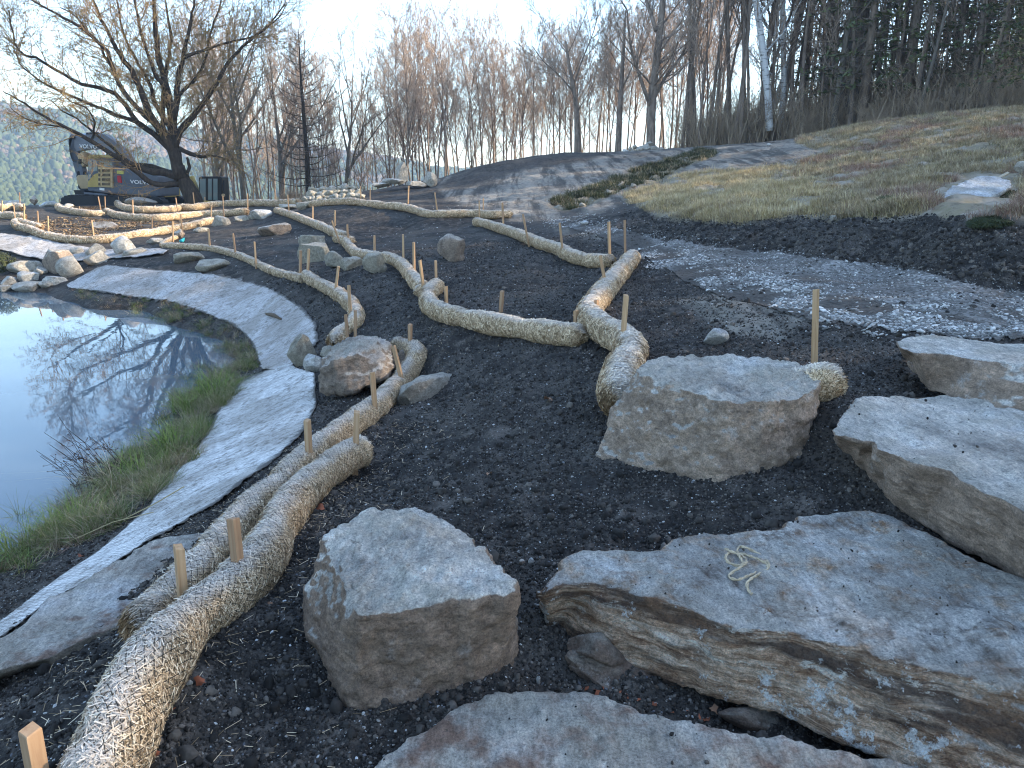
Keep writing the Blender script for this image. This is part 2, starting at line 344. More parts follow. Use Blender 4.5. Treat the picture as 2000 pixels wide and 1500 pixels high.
def straw_mat(name, body=False):
    t = NT(name); v = t.co(kind='World')
    rn = t.rnd_island() if not body else t.noise(v, 45, 4, .7)
    c = t.ramp(rn, [(.0 if not body else .25, (.13, .09, .045)), (.35, (.42, .29, .165)), (.7, (.72, .53, .33)), (1.0 if not body else .8, (.90, .75, .53))])
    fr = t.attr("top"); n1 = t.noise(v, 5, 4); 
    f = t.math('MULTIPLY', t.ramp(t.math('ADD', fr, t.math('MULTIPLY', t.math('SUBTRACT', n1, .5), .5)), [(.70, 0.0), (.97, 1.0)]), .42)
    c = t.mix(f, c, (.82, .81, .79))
    if body:
        c = t.mix(.18, c, (.03, .02, .01)); return t.done(c, t.bump(t.noise(v, 70, 4, .8), .9, .01), .9)
    return t.done(c, rough=.75)
def wood_mat():
    t = NT("stake_wood"); v = t.co(scale=(30, 30, 2.0)); n1 = t.noise(v, 1.5, 6, .6, dist=.6); r = t.rnd_obj()
    c = t.ramp(n1, [(.3, (.30, .17, .085)), (.5, (.47, .30, .16)), (.7, (.58, .41, .245))])
    c = t.mix(t.math('MULTIPLY', r, .55), c, (.27, .16, .10)); return t.done(c, t.bump(n1, .3, .002), .7)
def mat_fabric(name, tint=(.80, .77, .73)):
    t = NT(name); v = t.co(kind='World')
    def lines(sc, rot):
        w = t.n("TexWave"); w.wave_type = 'BANDS'; w.bands_direction = 'X'; w.inputs['Scale'].default_value = sc; w.inputs['Distortion'].default_value = 2.2; w.inputs['Detail'].default_value = 2; w.inputs['Detail Scale'].default_value = .6
        t.l(t.co(rot=(0, 0, rot), kind='World'), w.inputs['Vector']); return w.outputs['Fac']
    a = lines(16, R(38)); b = lines(14, R(128)); 
    big = t.noise(v, 1.3, 5, .6); st = t.noise(t.co(scale=(4, 9, 4), rot=(0, 0, R(35)), kind='World'), 2.4, 7, .75); f = t.noise(v, 40, 4, .75)
    c = t.ramp(st, [(.30, tuple(x*.35 for x in tint)), (.42, tuple(x*.82 for x in tint)), (.6, tuple(min(1, x*1.25) for x in tint))])
    c = t.mix(t.ramp(big, [(.42, .55), (.58, 0.0)]), c, (.27, .225, .17))
    c = t.mix(t.ramp(a, [(.72, 0.0), (.92, .5)]), c, (.13, .12, .115)); c = t.mix(t.ramp(b, [(.72, 0.0), (.92, .4)]), c, (.13, .12, .115))
    em = t.math('MULTIPLY', t.attr('edge'), t.noise(v, 5, 6, .8)); c = t.mix(t.ramp(em, [(.30, 0.0), (.40, .85)]), c, (.06, .052, .044)); c = t.mix(t.ramp(t.noise(v, 2.3, 7, .8), [(.58, 0.0), (.66, .7)]), c, (.12, .10, .08)); c = t.mix(t.ramp(f, [(.36, .9), (.46, 0.0)]), c, (.12, .10, .08)); c = t.mix(t.ramp(t.noise(v, 9, 6, .8), [(.38, .75), (.48, 0.0)]), c, (.13, .11, .09))
    return t.done(c, t.bump(st, .6, .015, t.bump(f, .7, .008)), .95)

M_soil = m_soil()
M_boulder = rock_mat("boulder_muddy", top=(.76, .70, .61), side=(.38, .27, .19), mud=.4)
M_bigb = rock_mat("boulder_tan", top=(.62, .56, .48), side=(.46, .34, .245), mud=.15)
M_slab = rock_mat("slab_grey", top=(.70, .64, .56), side=(.43, .315, .23), mud=.12, patch=(.68, .66, .62))
M_slabB = rock_mat("slab_strata", top=(.66, .62, .56), side=(.3, .24, .17), strata=1.0, patch=(.68, .67, .64), upc=.86)
M_slabA = rock_mat("slab_rusty", top=(.54, .49, .42), side=(.24, .20, .15), rust=.85, patch=(.62, .60, .57))
M_brownrock = rock_mat("rock_brown", top=(.42, .36, .30), side=(.26, .20, .15), patch=(.58, .52, .45), dark=(.16, .13, .11))
M_mudrock = rock_mat("rock_mud", top=(.19, .13, .095), side=(.13, .09, .065), mud=.6, patch=(.22, .19, .15), dark=(.06, .05, .04))
M_greyrock = rock_mat("rock_grey", top=(.42, .375, .30), side=(.32, .28, .21), patch=(.47, .44, .39), scale=2)
M_farrock = rock_mat("rock_far", top=(.45, .41, .35), side=(.35, .31, .25), patch=(.6, .55, .48), scale=1.5)
M_whiterock = rock_mat("rock_white", top=(.5, .5, .5), side=(.42, .39, .34), patch=(.68, .67, .65), dark=(.3, .28, .26))
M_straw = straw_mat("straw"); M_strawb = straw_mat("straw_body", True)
M_wood = wood_mat()
M_fabN = mat_fabric("jute_near"); M_fabM = mat_fabric("jute_mid", (.60, .56, .53))
M_net = plain("netting", (.035, .03, .022), .8)

# ground sheet
nr, npn = XX.shape
V = np.stack([XX, YY, ZZ], -1).reshape(-1, 3)
i = np.arange(nr-1)[:, None]; j = np.arange(npn)[None]; j2 = (j+1) % npn
FQ = np.stack([i*npn+j, i*npn+j2, (i+1)*npn+j2, (i+1)*npn+j], -1).reshape(-1, 4)[:, ::-1]
cidx = len(V); V = np.concatenate([V, [[0, 0, float(ZZ[0].mean())]]])
ground = mesh_obj("ground", V, FQ, M_soil); tag(ground, kind='structure')
bm = bmesh.new(); bm.from_mesh(ground.data); bm.verts.ensure_lookup_table()
for k in range(npn):
    bm.faces.new((bm.verts[cidx], bm.verts[(k+1) % npn], bm.verts[k]))
bm.normal_update(); bm.to_mesh(ground.data); bm.free()
for nm, arr in (("compact", m_comp*(1-m_turf)*(.85+.0*XX)), ("grassy", np.maximum(m_grass, m_turf)*near), ("bank", m_bank), ("far", sstep(60, 120, rad))):
    a = ground.data.attributes.new(nm, 'FLOAT', 'POINT'); a.data.foreach_set("value", np.append(arr.ravel(), 0).astype(np.float32))
# lookup of the finished surface in the dense sector
_zs = ZZ[:700, 39:39+640]
def HF(x, y):
    return _bil(_zs, np.asarray(x, float), np.asarray(y, float), .5, 60.0, R(-50), R(50))

# ------------------------------------------------------------------ water
M = NT("pond_water"); v = M.co(kind='World')
M.b.inputs['Roughness'].default_value = .02; M.b.inputs['IOR'].default_value = 1.42; M.b.inputs['Specular IOR Level'].default_value = .5
w1 = M.noise(M.co(scale=(1, .5, 1), kind='World'), 2.0, 3)
M_water = M.done((.10, .135, .16), M.bump(w1, .12, .01))
wb = [(-60,-2),( -2.2,-2),(-2.0,4),(-2.2,9),(-3,14),(-6,20.5),(-60,22)]
water = mesh_obj("pond_water", [(x, y, WZ) for x, y in wb], [list(range(len(wb)))], M_water, smooth=False); tag(water, kind='structure')

# ------------------------------------------------------------------ polyline helpers
def catmull(pts, step):
    pts = [Vector(p) for p in pts]; P4 = [pts[0]*2-pts[1]]+pts+[pts[-1]*2-pts[-2]]; out = []
    for a, b, c, d in zip(P4, P4[1:], P4[2:], P4[3:]):
        n = max(2, int((c-b).length/step))
        for k in range(n):
            t = k/n
            out.append(.5*((2*b)+(c-a)*t+(2*a-5*b+4*c-d)*t*t+(3*b-a-3*c+d)*t**3))
    out.append(pts[-1]); return out
class Acc:
    def __init__(s): s.v = []; s.f = []
    def tube(s, pts, rad, n=6, cap=True, flat=1.0):
        b = len(s.v); up = Vector((0, 0, 1)); m = len(pts); side = None
        for k, p in enumerate(pts):
            d = (pts[min(k+1, m-1)]-pts[max(k-1, 0)])
            if d.length < 1e-9: d = Vector((0, 0, 1))
            d.normalize()
            if side is None:
                side = d.cross(up) if abs(d.z) < .95 else d.cross(Vector((1, 0, 0)))
            else: side = side-d*side.dot(d)
            if side.length < 1e-6: side = d.orthogonal()
            side.normalize(); w = side.cross(d); r = rad[k] if hasattr(rad, '__len__') else rad
            for q in range(n):
                a = 2*math.pi*q/n; s.v.append(p+side*math.cos(a)*r+w*math.sin(a)*r*flat)
        for k in range(m-1):
            for q in range(n):
                s.f.append((b+k*n+q, b+k*n+(q+1) % n, b+(k+1)*n+(q+1) % n, b+(k+1)*n+q))
        if cap and n > 2: s.f.append(tuple(b+q for q in range(n))[::-1]); s.f.append(tuple(b+(m-1)*n+q for q in range(n)))
    def box(s, c, sz, M=None):
        b = len(s.v)
        for x in (-.5, .5):
            for y in (-.5, .5):
                for z in (-.5, .5):
                    p = Vector((x*sz[0], y*sz[1], z*sz[2])); p = (M@p if M else p)+Vector(c); s.v.append(p)
        s.f += [tuple(b+k for k in q) for q in ((0,1,3,2),(4,6,7,5),(0,4,5,1),(2,3,7,6),(0,2,6,4),(1,5,7,3))]
    def prism(s, poly, y0, y1):
        "polygon in x,z extruded in y"
        b = len(s.v); n = len(poly)
        for y in (y0, y1):
            for x, z in poly: s.v.append(Vector((x, y, z)))
        s.f.append(tuple(range(b, b+n))); s.f.append(tuple(range(b+2*n-1, b+n-1, -1)))
        for k in range(n): s.f.append((b+(k+1) % n, b+k, b+n+k, b+n+(k+1) % n))
    def build(s, name, mat, parent=None, smooth=False, loc=None, bevel=0, link=True):
        o = mesh_obj(name, s.v, s.f, mat, parent, smooth, loc, link)
        bm = bmesh.new(); bm.from_mesh(o.data); bmesh.ops.recalc_face_normals(bm, faces=bm.faces)
        if bevel: bmesh.ops.bevel(bm, geom=list(bm.edges), offset=bevel, segments=2, affect='EDGES', profile=.6, clamp_overlap=True)
        bm.to_mesh(o.data); bm.free()
        if bevel and not smooth: pass
        return o
# ------------------------------------------------------------------ rocks
def remeshed(name, bm, voxel, smooth_it=2):
    me = bpy.data.meshes.new(name); bm.to_mesh(me); bm.free()
    o = bpy.data.objects.new(name, me); col.objects.link(o)
    md = o.modifiers.new("r", 'REMESH'); md.mode = 'VOXEL'; md.voxel_size = voxel
    if smooth_it:
        s = o.modifiers.new("s", 'SMOOTH'); s.factor = .5; s.iterations = smooth_it
    dg = bpy.context.evaluated_depsgraph_get(); m2 = bpy.data.meshes.new_from_object(o.evaluated_get(dg))
    bpy.data.objects.remove(o); bpy.data.meshes.remove(me); m2.name = name
    return m2
def roughen(me, amp=.02, scale=.3, seed=0, strata=0.0, sdir=None):
    n = len(me.vertices); co = np.empty(n*3); me.vertices.foreach_get("co", co); co = co.reshape(-1, 3)
    no = np.empty(n*3); me.vertices.foreach_get("normal", no); no = no.reshape(-1, 3)
    x, y, z = (co/scale).T; s = seed*13.7
    d = amp*(fbm(x+s, y, z, 4, .55)+.8*(.45-np.abs(fbm(x*.8+s, y*.8+5, z*.8, 3)))) + amp*.45*fbm(x*5+s, y*5, z*5, 3, .6)+amp*.35*(.4-np.abs(fbm(x*2.3+s, y*2.3+3, z*2.3, 4, .6)))
    if strata:
        side = 1-np.clip(np.abs(no[:, 2])*1.4-.2, 0, 1)
        t = co[:, 2]*.98+co[:, 0]*.16
        d = d+strata*side*(fbm(co[:, 0]*1.5+s, co[:, 1]*1.5, t*34, 4, .65)+.5*np.abs(noise(co[:, 0]*2.3, co[:, 1]*2.3, t*13)))
    co = co+no*d[:, None]; me.vertices.foreach_set("co", co.ravel().astype(np.float32)); me.update()
    me.polygons.foreach_set("use_smooth", np.ones(len(me.polygons), bool))
def finish_rock(name, me, mat, label, cat, group=None, base=None):
    n = len(me.vertices); co = np.empty(n*3); me.vertices.foreach_get("co", co); co = co.reshape(-1, 3)
    c = np.array([co[:, 0].mean(), co[:, 1].mean(), co[:, 2].min()]); me.vertices.foreach_set("co", (co-c).ravel().astype(np.float32)); me.update()
    me.materials.clear(); me.materials.append(mat); o = bpy.data.objects.new(name, me); o.location = c; col.objects.link(o)
    return tag(o, label, cat, group)
def hull_rock(name, pts, voxel, amp, mat, label, seed=1, scale=.3, smooth_it=3, strata=0):
    bm = bmesh.new()
    for p in pts: bm.verts.new(p)
    bmesh.ops.convex_hull(bm, input=bm.verts)
    for v in [v for v in bm.verts if not v.link_faces]: bm.verts.remove(v)
    me = remeshed(name, bm, voxel, smooth_it); roughen(me, amp, scale, seed, strata)
    return finish_rock(name, me, mat, label, 'boulder')
def slab_rock(name, top, zt, zb, bot, voxel, amp, mat, label, seed=1, strata=0.0, scale=.3, smooth_it=1, tilt=None):
    "top: outline in photo points on the plane z=zt; bot[i]: where the lower rim shows under top point i"
    def pl(px, py, z0):
        p = PZ(px, py, z0)
        if tilt:
            for _ in range(6): p = PZ(px, py, z0+tilt[0]*(p.x-tilt[2])+tilt[1]*(p.y-tilt[3]))
        return p
    T = [pl(px, py, zt) for px, py in top]; B = []
    for i, p in enumerate(T):
        if i in bot: B.append(PZ(bot[i][0], bot[i][1], zb))
        else: B.append(Vector((p.x, p.y, min(zb, p.z-.05))))
    bm = bmesh.new(); tv = [bm.verts.new(p) for p in T]; bv = [bm.verts.new(p) for p in B]; n = len(T)
    ft = bm.faces.new(tv); fb = bm.faces.new(bv[::-1])
    for i in range(n): bm.faces.new((tv[i], bv[i], bv[(i+1) % n], tv[(i+1) % n]))
    bmesh.ops.triangulate(bm, faces=[ft, fb]); bmesh.ops.recalc_face_normals(bm, faces=bm.faces)
    me = remeshed(name, bm, voxel, smooth_it); roughen(me, amp, scale, seed, strata)
    return finish_rock(name, me, mat, label, 'stone slab')
def chisel(seed, sub=4, planes=11, amp=.05, lo=.5, hi=.84, flat=None):
    g = np.random.default_rng(seed); bm = bmesh.new(); bmesh.ops.create_icosphere(bm, subdivisions=sub, radius=1)
    co = np.array([v.co for v in bm.verts])
    for k in range(planes):
        n = g.normal(size=3); n /= np.linalg.norm(n); d = g.uniform(lo, hi)
        if flat and k == 0: n = np.array([g.uniform(-.15, .15), g.uniform(-.15, .15), 1.0]); n /= np.linalg.norm(n); d = flat
        t = co@n-d; m = t > 0; co[m] -= np.outer(t[m], n)*.94
    x, y, z = co.T*1.3; s = seed*3.1
    nn = co/np.linalg.norm(co, axis=1)[:, None]
    co += nn*(amp*fbm(x+s, y, z, 4, .55)+amp*.45*fbm(x*4+s, y*4, z*4, 3, .6))[:, None]
    f = np.array([[v.index for v in fc.verts] for fc in bm.faces]); bm.free()
    co /= np.abs(co).max(0); return co, f
def stone(cx, cy, w, h, seed, mat, label, name="boulder", sub=4, deep=.85, planes=13, amp=.05, rz=None, ry=0.0, flat=None, Y=None, parent=None, cat='rock', group=None):
    co, f = chisel(seed, sub, planes, amp, flat=flat)
    b = hit(cx, cy+h*.42) if Y is None else P(cx, cy+h*.42, Y); dist = math.hypot(b.y, b.z-CZ)/1.0; s = b.y/(CP+(750-cy)/F*SP)
    wx = w/2*s/F; hz = h/2*s/F*1.12; wy = max(wx*deep, hz*.6)
    c = P(cx, cy+h*.05, b.y+wy*.55)
    a = ry; co = co*np.array([wx, wy, hz])
    if a: co = co@np.array([[math.cos(a), 0, math.sin(a)], [0, 1, 0], [-math.sin(a), 0, math.cos(a)]]).T
    o = mesh_obj(name, co, f, mat, parent, True, c); tag(o, label, cat, group)
    return o

TB = [(1250,712),(1300,700),(1370,693),(1450,697),(1530,702),(1598,726),(1602,752),(1565,775),(1500,783),(1420,785),(1330,755),(1262,738),(1240,722)]
pts = [PZ(x, y, .52) for x, y in TB]
pts += [P(1172,893,3.92),P(1195,815,4.05),P(1178,865,3.95),P(1232,908,3.75),P(1300,908,3.62),P(1345,930,3.52),P(1400,955,3.42),P(1458,952,3.42),P(1520,938,3.5),P(1556,915,3.62),P(1572,835,3.85)]
pts += [Vector((p.x, p.y, -.05)) for p in (PZ(1290,700,.52), PZ(1570,712,.52))]+[P(1400,1000,3.5), P(1220,960,3.9)]
hull_rock("boulder", pts, .0105, .028, M_bigb, "large squarish tan boulder with flat top, before the straw log end and tallest stake", seed=3, scale=.3, smooth_it=1)
TL = [(632,1072),(640,1056),(676,1020),(692,1002),(752,990),(832,994),(848,1004),(912,1040),(932,1068),(980,1116),(1003,1144),(1006,1158),(960,1158),(880,1166),(816,1188),(752,1200),(704,1206),(680,1140),(656,1100)]
pts = []
for x, y in TL: p = PZ(x, y, .27); pts.append(PZ(x, y, .27+.03*math.sin(x*.02)))
pts += [P(598,1148,2.45),P(592,1204,2.35),P(612,1268,2.2),P(640,1310,2.1),P(662,1345,2.04),P(676,1378,2.0),P(708,1384,1.99),P(840,1340,2.05),P(920,1305,2.12),P(1000,1255,2.25),P(1008,1200,2.35)]
pts += [Vector((PZ(x, y, .27).x, PZ(x, y, .27).y, -.1)) for x, y in ((640,1056),(752,990),(848,1004),(932,1068),(1003,1144))]+[P(700,1450,2.03),P(900,1400,2.1)]
hull_rock("boulder", pts, .009, .022, M_boulder, "rounded boulder with bare pale top and mud-caked brown sides, beside the straw logs", seed=8, scale=.25, smooth_it=2)

A = [(725,1500),(800,1445),(860,1410),(900,1380),(960,1366),(1060,1352),(1150,1352),(1250,1385),(1400,1425),(1560,1450),(1800,1500),(2000,1560),(1900,1750),(700,1750),(640,1600)]
slab_rock("stone_slab", A, .035, -.12, {}, .011, .014, M_slabA, "flat grey slab with rusty patches lying flush in the soil at the bottom edge", seed=2)
B = [(1052,1160),(1070,1135),(1095,1112),(1100,1095),(1122,1082),(1200,1076),(1285,1076),(1340,1047),(1400,1039),(1490,1040),(1530,1034),(1560,1010),(1640,1001),(1720,1006),(1800,1037),(1880,1076),(2000,1132),(2160,1210),(2200,1420),
     (2000,1352),(1875,1318),(1750,1296),(1650,1262),(1530,1232),(1425,1222),(1350,1190),(1260,1168),(1165,1140),(1105,1142)]
Bb = {18:(2100,1640),19:(1900,1560),20:(1775,1502),21:(1700,1470),22:(1620,1440),23:(1535,1398),24:(1440,1376),25:(1350,1345),26:(1245,1310),27:(1165,1285),28:(1085,1228),0:(1058,1195)}
slab_rock("stone_slab", B, .205, -.0, Bb, .010, .014, M_slabB, "long grey-blue slab with brown and white layered front edge and a tangle of twine on it", seed=5, strata=.008)
C = [(1623,840),(1649,807),(1675,783),(1747,773),(1811,771),(1900,775),(2050,800),(2250,850),(2300,1150),(2150,1085),(2000,1003),(1960,975),(1918,960),(1854,920),(1790,908),(1747,888),(1711,876),(1709,864),(1679,862),(1653,854),(1630,850)]
Cb = {0:(1640,880),20:(1645,890),19:(1655,905),18:(1670,931),17:(1690,945),16:(1705,961),15:(1747,995),14:(1811,1025),13:(1860,1060),12:(1905,1085),11:(1945,1105),10:(2000,1137),9:(2150,1215),8:(2300,1290)}
slab_rock("stone_slab", C, .455, .16, Cb, .011, .016, M_slab, "thick grey slab with rough brown edge, the middle step of the stacked slabs at right", seed=6, strata=.006)
Dp = [(1751,667),(1790,658),(1875,659),(2000,671),(2200,690),(2300,760),(2150,745),(2000,716),(1960,709),(1897,700),(1824,689),(1790,692),(1756,679)]
Db = {12:(1770,700),11:(1792,738),10:(1818,765),9:(1878,788),8:(1960,812),7:(2000,818),6:(2150,850),5:(2300,870),0:(1765,690)}
slab_rock("stone_slab", Dp, .64, .42, Db, .013, .014, M_slab, "pale slab with tapering left end, topmost of the stacked slabs at the right edge", seed=9)
E = [(0,1244),(40,1216),(96,1168),(172,1128),(264,1080),(300,1056),(400,1036),(432,1032),(400,1085),(340,1165),(290,1215),(200,1236),(140,1262),(90,1290),(24,1306),(0,1312),(-80,1345),(-160,1330),(-90,1275)]
slab_rock("stone_slab", E, -.27, -.48, {13:(85,1308),14:(24,1325),15:(0,1334),16:(-80,1370)}, .018, .018, M_slabA, "grey-brown slab half buried between the white mat and the near straw logs at left", seed=12, strata=.006)
# wedges under the layered slab
stone(1168,1262,140,62,31,M_mudrock,"small brown wedge stone under the left end of the layered slab",sub=4,Y=2.2,ry=.35)
stone(1255,1335,330,84,32,M_mudrock,"long dark brown stone wedged under the layered slab",sub=5,Y=2.13,ry=.33,deep=.35,planes=18,amp=.08)
stone(1480,1400,170,46,33,M_mudrock,"thin flat stone under the middle of the layered slab",sub=4,Y=1.99,ry=.3,deep=.4)
# middle group
pts = [P(*q) for q in [(632,700,7.2),(660,672,7.5),(700,656,7.7),(745,655,7.7),(765,672,7.5),(770,715,7.1),(722,745,6.85),(690,768,6.8),(640,762,6.9),(622,768,6.95),(620,735,7.0),(758,735,6.95),(700,690,6.95),(650,705,6.9),(628,720,6.9),(700,700,8.0),(650,740,7.8),(750,740,7.7)]]
hull_rock("boulder", pts, .022, .035, M_brownrock, "large rugged brown boulder between the white mats and the straw log", seed=14, scale=.3)
pts = [P(*q) for q in [(768,775,6.35),(775,762,6.4),(820,735,6.7),(870,722,6.95),(905,722,7.0),(880,750,6.6),(830,782,6.15),(805,797,5.98),(780,795,6.02),(765,788,6.1),(840,800,6.2),(900,760,6.7),(800,752,5.92),(785,765,5.9),(830,742,6.15),(860,738,6.4)]]+[P(820,800,6.6)-Vector((0,0,.2)), P(900,740,7.0)-Vector((0,0,.2))]
hull_rock("boulder", pts, .015, .018, M_farrock, "smooth low tan boulder partly buried in soil beside the straw log", seed=15, scale=.4)
stone(592,684,58,72,41,M_greyrock,"angular upright grey rock leaning at the edge of the white mat",deep=.8,ry=-.45,planes=9)
stone(613,705,42,44,42,M_whiterock,"mottled grey and white rock between the leaning rock and the big brown boulder",ry=.2)
stone(640,690,40,30,43,M_greyrock,"grey rock behind the big brown boulder, against the mat")
stone(788,700,48,48,44,M_brownrock,"dark brown rock tucked behind the big brown boulder, beside the straw log")
stone(1396,658,56,38,45,M_whiterock,"small lone mottled rock on dark soil behind the large squarish boulder")
stone(885,487,66,56,47,M_brownrock,"lone brown rock with a peaked top on the middle soil slope",planes=16,deep=.8,amp=.08,ry=.3)
stone(735,515,54,44,47,M_greyrock,"angular grey rock lying across the straw log",planes=15)
stone(614,470,62,26,48,M_greyrock,"pale flat-topped rock at the back of the rock cluster by the bent straw log",flat=.5)
stone(620,492,78,46,49,M_greyrock,"large sharp-edged grey rock in the middle of the cluster by the bent straw log",planes=14,flat=.6)
stone(656,508,48,36,50,M_greyrock,"squarish rock in front of the bent straw log, second from the right of its cluster",planes=15)
stone(684,516,50,34,51,M_greyrock,"block-shaped grey rock, frontmost of the cluster by the bent straw log",planes=14,flat=.6)
stone(366,500,64,28,52,M_greyrock,"flat-topped tan rock below the thin straw log, the left one of a pair",flat=.45)
stone(414,515,72,32,53,M_greyrock,"low flat rock below the thin straw log, the right one of a pair",flat=.55)
stone(542,446,76,30,54,M_brownrock,"broad low rock nearly buried in the dark slope",flat=.5,ry=-.12)
stone(205,439,50,17,55,M_brownrock,"low brown rock on the far left terrace above the long straw log",flat=.6)
stone(242,480,48,40,56,M_whiterock,"angular mottled rock leaning above the pond rocks under the long straw log",ry=-.35)
stone(262,492,62,16,57,M_farrock,"long flat rock right of the angular mottled rock",flat=.5,ry=-.15)
stone(303,471,36,16,58,M_farrock,"small pale rock below the end of the long straw log",flat=.6)
stone(350,458,26,20,59,M_brownrock,"dark upright rock behind the teal scrap")
stone(432,432,40,24,60,M_farrock,"pale rock at the right end of the long straw log")
stone(396,448,36,14,61,M_farrock,"low light rock half buried below the long straw log",flat=.5)
stone(508,416,46,26,62,M_whiterock,"whitish angular rock at the end of the straw log near the willow",planes=15)
stone(470,427,34,14,63,M_greyrock,"low grey rock left of the whitish angular rock",flat=.6)
stone(494,424,20,11,631,M_greyrock,"small grey rock at the foot of the whitish angular rock")
stone(563,404,44,14,64,M_greyrock,"grey rock between the far straw log and the descending one",flat=.6)
stone(596,402,34,16,65,M_greyrock,"half-buried rock at the left end of the upper straw log",flat=.6)
stone(50,521,66,34,66,M_farrock,"angular beige block by the left mat",planes=14,flat=.7)
stone(112,512,66,48,67,M_brownrock,"dark flat-topped rock left of the round speckled boulder",flat=.6,planes=14)
stone(141,521,60,44,68,M_farrock,"round tan boulder with a dark patch at the pond edge",planes=4,amp=.04)
stone(150,490,26,20,69,M_farrock,"small round rock above the round tan boulder",planes=4)
stone(186,489,38,26,70,M_farrock,"rounded rock at the back of the pond rocks, behind the round tan boulder",planes=4)
stone(192,503,56,30,71,M_farrock,"wide rounded rock right of the round tan boulder",planes=5)
stone(78,528,36,16,72,M_farrock,"low rock between the beige block and the pond")
stone(20,547,36,18,73,M_whiterock,"black-and-white rock at the water, leftmost of the pond rocks")
stone(58,540,50,22,74,M_whiterock,"speckled white rock at the water below the beige block")
stone(107,547,54,26,75,M_whiterock,"whitish flat rock at the corner of the middle mat",flat=.5)
stone(55,557,66,26,76,M_farrock,"brown low rock lying at the waterline below the speckled rocks",flat=.5)
stone(10,562,30,18,77,M_farrock,"dark small rock at the waterline at the left edge")
stone(88,556,30,16,761,M_farrock,"small tan rock at the waterline beside the whitish flat rock")
# far left blocks
stone(24,398,68,22,78,M_whiterock,"long pale block at the far left with a sunlit end",Y=38,flat=.5,planes=14)
stone(100,399,44,20,79,M_whiterock,"pale sunlit block left of the large excavator",Y=41,flat=.5,planes=14)
stone(66,391,18,18,80,M_brownrock,"dark lump between the two pale blocks at the far left",Y=42)
stone(276,393,62,18,81,M_brownrock,"low mound covered with netting in front of the large excavator's tracks",Y=42,planes=2,amp=.02,name="netted_mound",cat='mound')
stone(133,402,26,9,82,M_farrock,"sunlit pale rock at the left end of the second far straw log",Y=33)
# rocks on the heap by the woods
stone(785,338,30,42,83,M_farrock,"pointed pale rock standing on the far soil heap",Y=33.5,planes=14,ry=.35)
stone(838,351,34,30,84,M_farrock,"rounded rock right of the pointed one on the far soil heap",Y=33.5,planes=6)
stone(766,353,52,14,85,M_whiterock,"flat whitish rock left of the pointed rock",Y=33.3,flat=.5)
stone(812,358,44,12,86,M_farrock,"flat pale rock between the pointed and the rounded rock",Y=33.2,flat=.5)
stone(742,360,40,12,87,M_farrock,"flat pale rock at the left of the far soil heap",Y=33.2,flat=.5)
stone(770,440,1,1,88,M_farrock,"") if False else None
g = np.random.default_rng(5)
k = 0
for row, (y0, n) in enumerate(((389,15),(380,13),(372,9))):
    for q in range(n):
        x = 596+q*(116-row*12)/n+row*8+g.uniform(-3, 3)
        w = g.uniform(12, 23); stone(x, y0+g.uniform(-2, 2)-(x-600)*.06, w, w*g.uniform(.55, .8), 100+k, M_greyrock if g.random() < .7 else M_farrock, "fist-sized to knee-high stone in the low rubble pile behind the upper straw log", name="rubble_stone", sub=3, Y=31+row*.7, group="stones in the low rubble pile"); k += 1
for q, (x, y, w, h) in enumerate([(1222,296,13,9),(1234,293,14,10),(1248,291,20,13),(1262,285,18,15),(1278,291,22,13),(1290,292,14,10),(1270,280,14,10),(1240,287,12,9),(1256,297,18,8),(1230,290,10,8)]):
    stone(x, y, w, h, 160+q, M_whiterock if q in (0, 3) else M_farrock, "pale stone in the small rock pile on the crest under the tall bare tree", name="crest_stone", sub=3, Y=39.5, group="stones in the crest rock pile")
# white quartz slab on the grass and bits round it
pts = [P(*q) for q in [(1834,383,10.6),(1860,362,11.2),(1905,345,11.7),(1950,342,11.8),(1975,350,11.6),(1980,366,11.2),(1945,384,10.6),(1900,396,10.35),(1860,406,10.2),(1840,402,10.3),(1900,415,11.2)]]
hull_rock("boulder", pts, .03, .02, M_whiterock, "white tilted rock slab lying on the grassy slope at right", seed=22, scale=.5)
stone(1993,326,24,22,90,M_farrock,"small pale rock at the right edge above the white slab",Y=14)
stone(1760,402,80,22,91,M_whiterock,"flat pale rock under a mossy turf clump at the top of the dark bank",flat=.5,Y=10.3)
stone(1168,428,1,1,92,M_farrock,"") if False else None
stone(1141,435,16,9,92,M_whiterock,"small pale cobble beside the track near the far white gravel")
stone(1238,362,14,9,93,M_farrock,"small stone in the turf strip on the mound")
stone(1137,400,12,8,94,M_farrock,"small stone at the foot of the turf strip")
stone(1588,402,1,1,95,M_farrock,"") if False else None
stone(1627,426,14,10,95,M_farrock,"cobble at the top of the dark bank under the grass edge")
stone(1502,282,10,6,96,M_whiterock,"tiny white stone on the crest of the packed mound",sub=3)
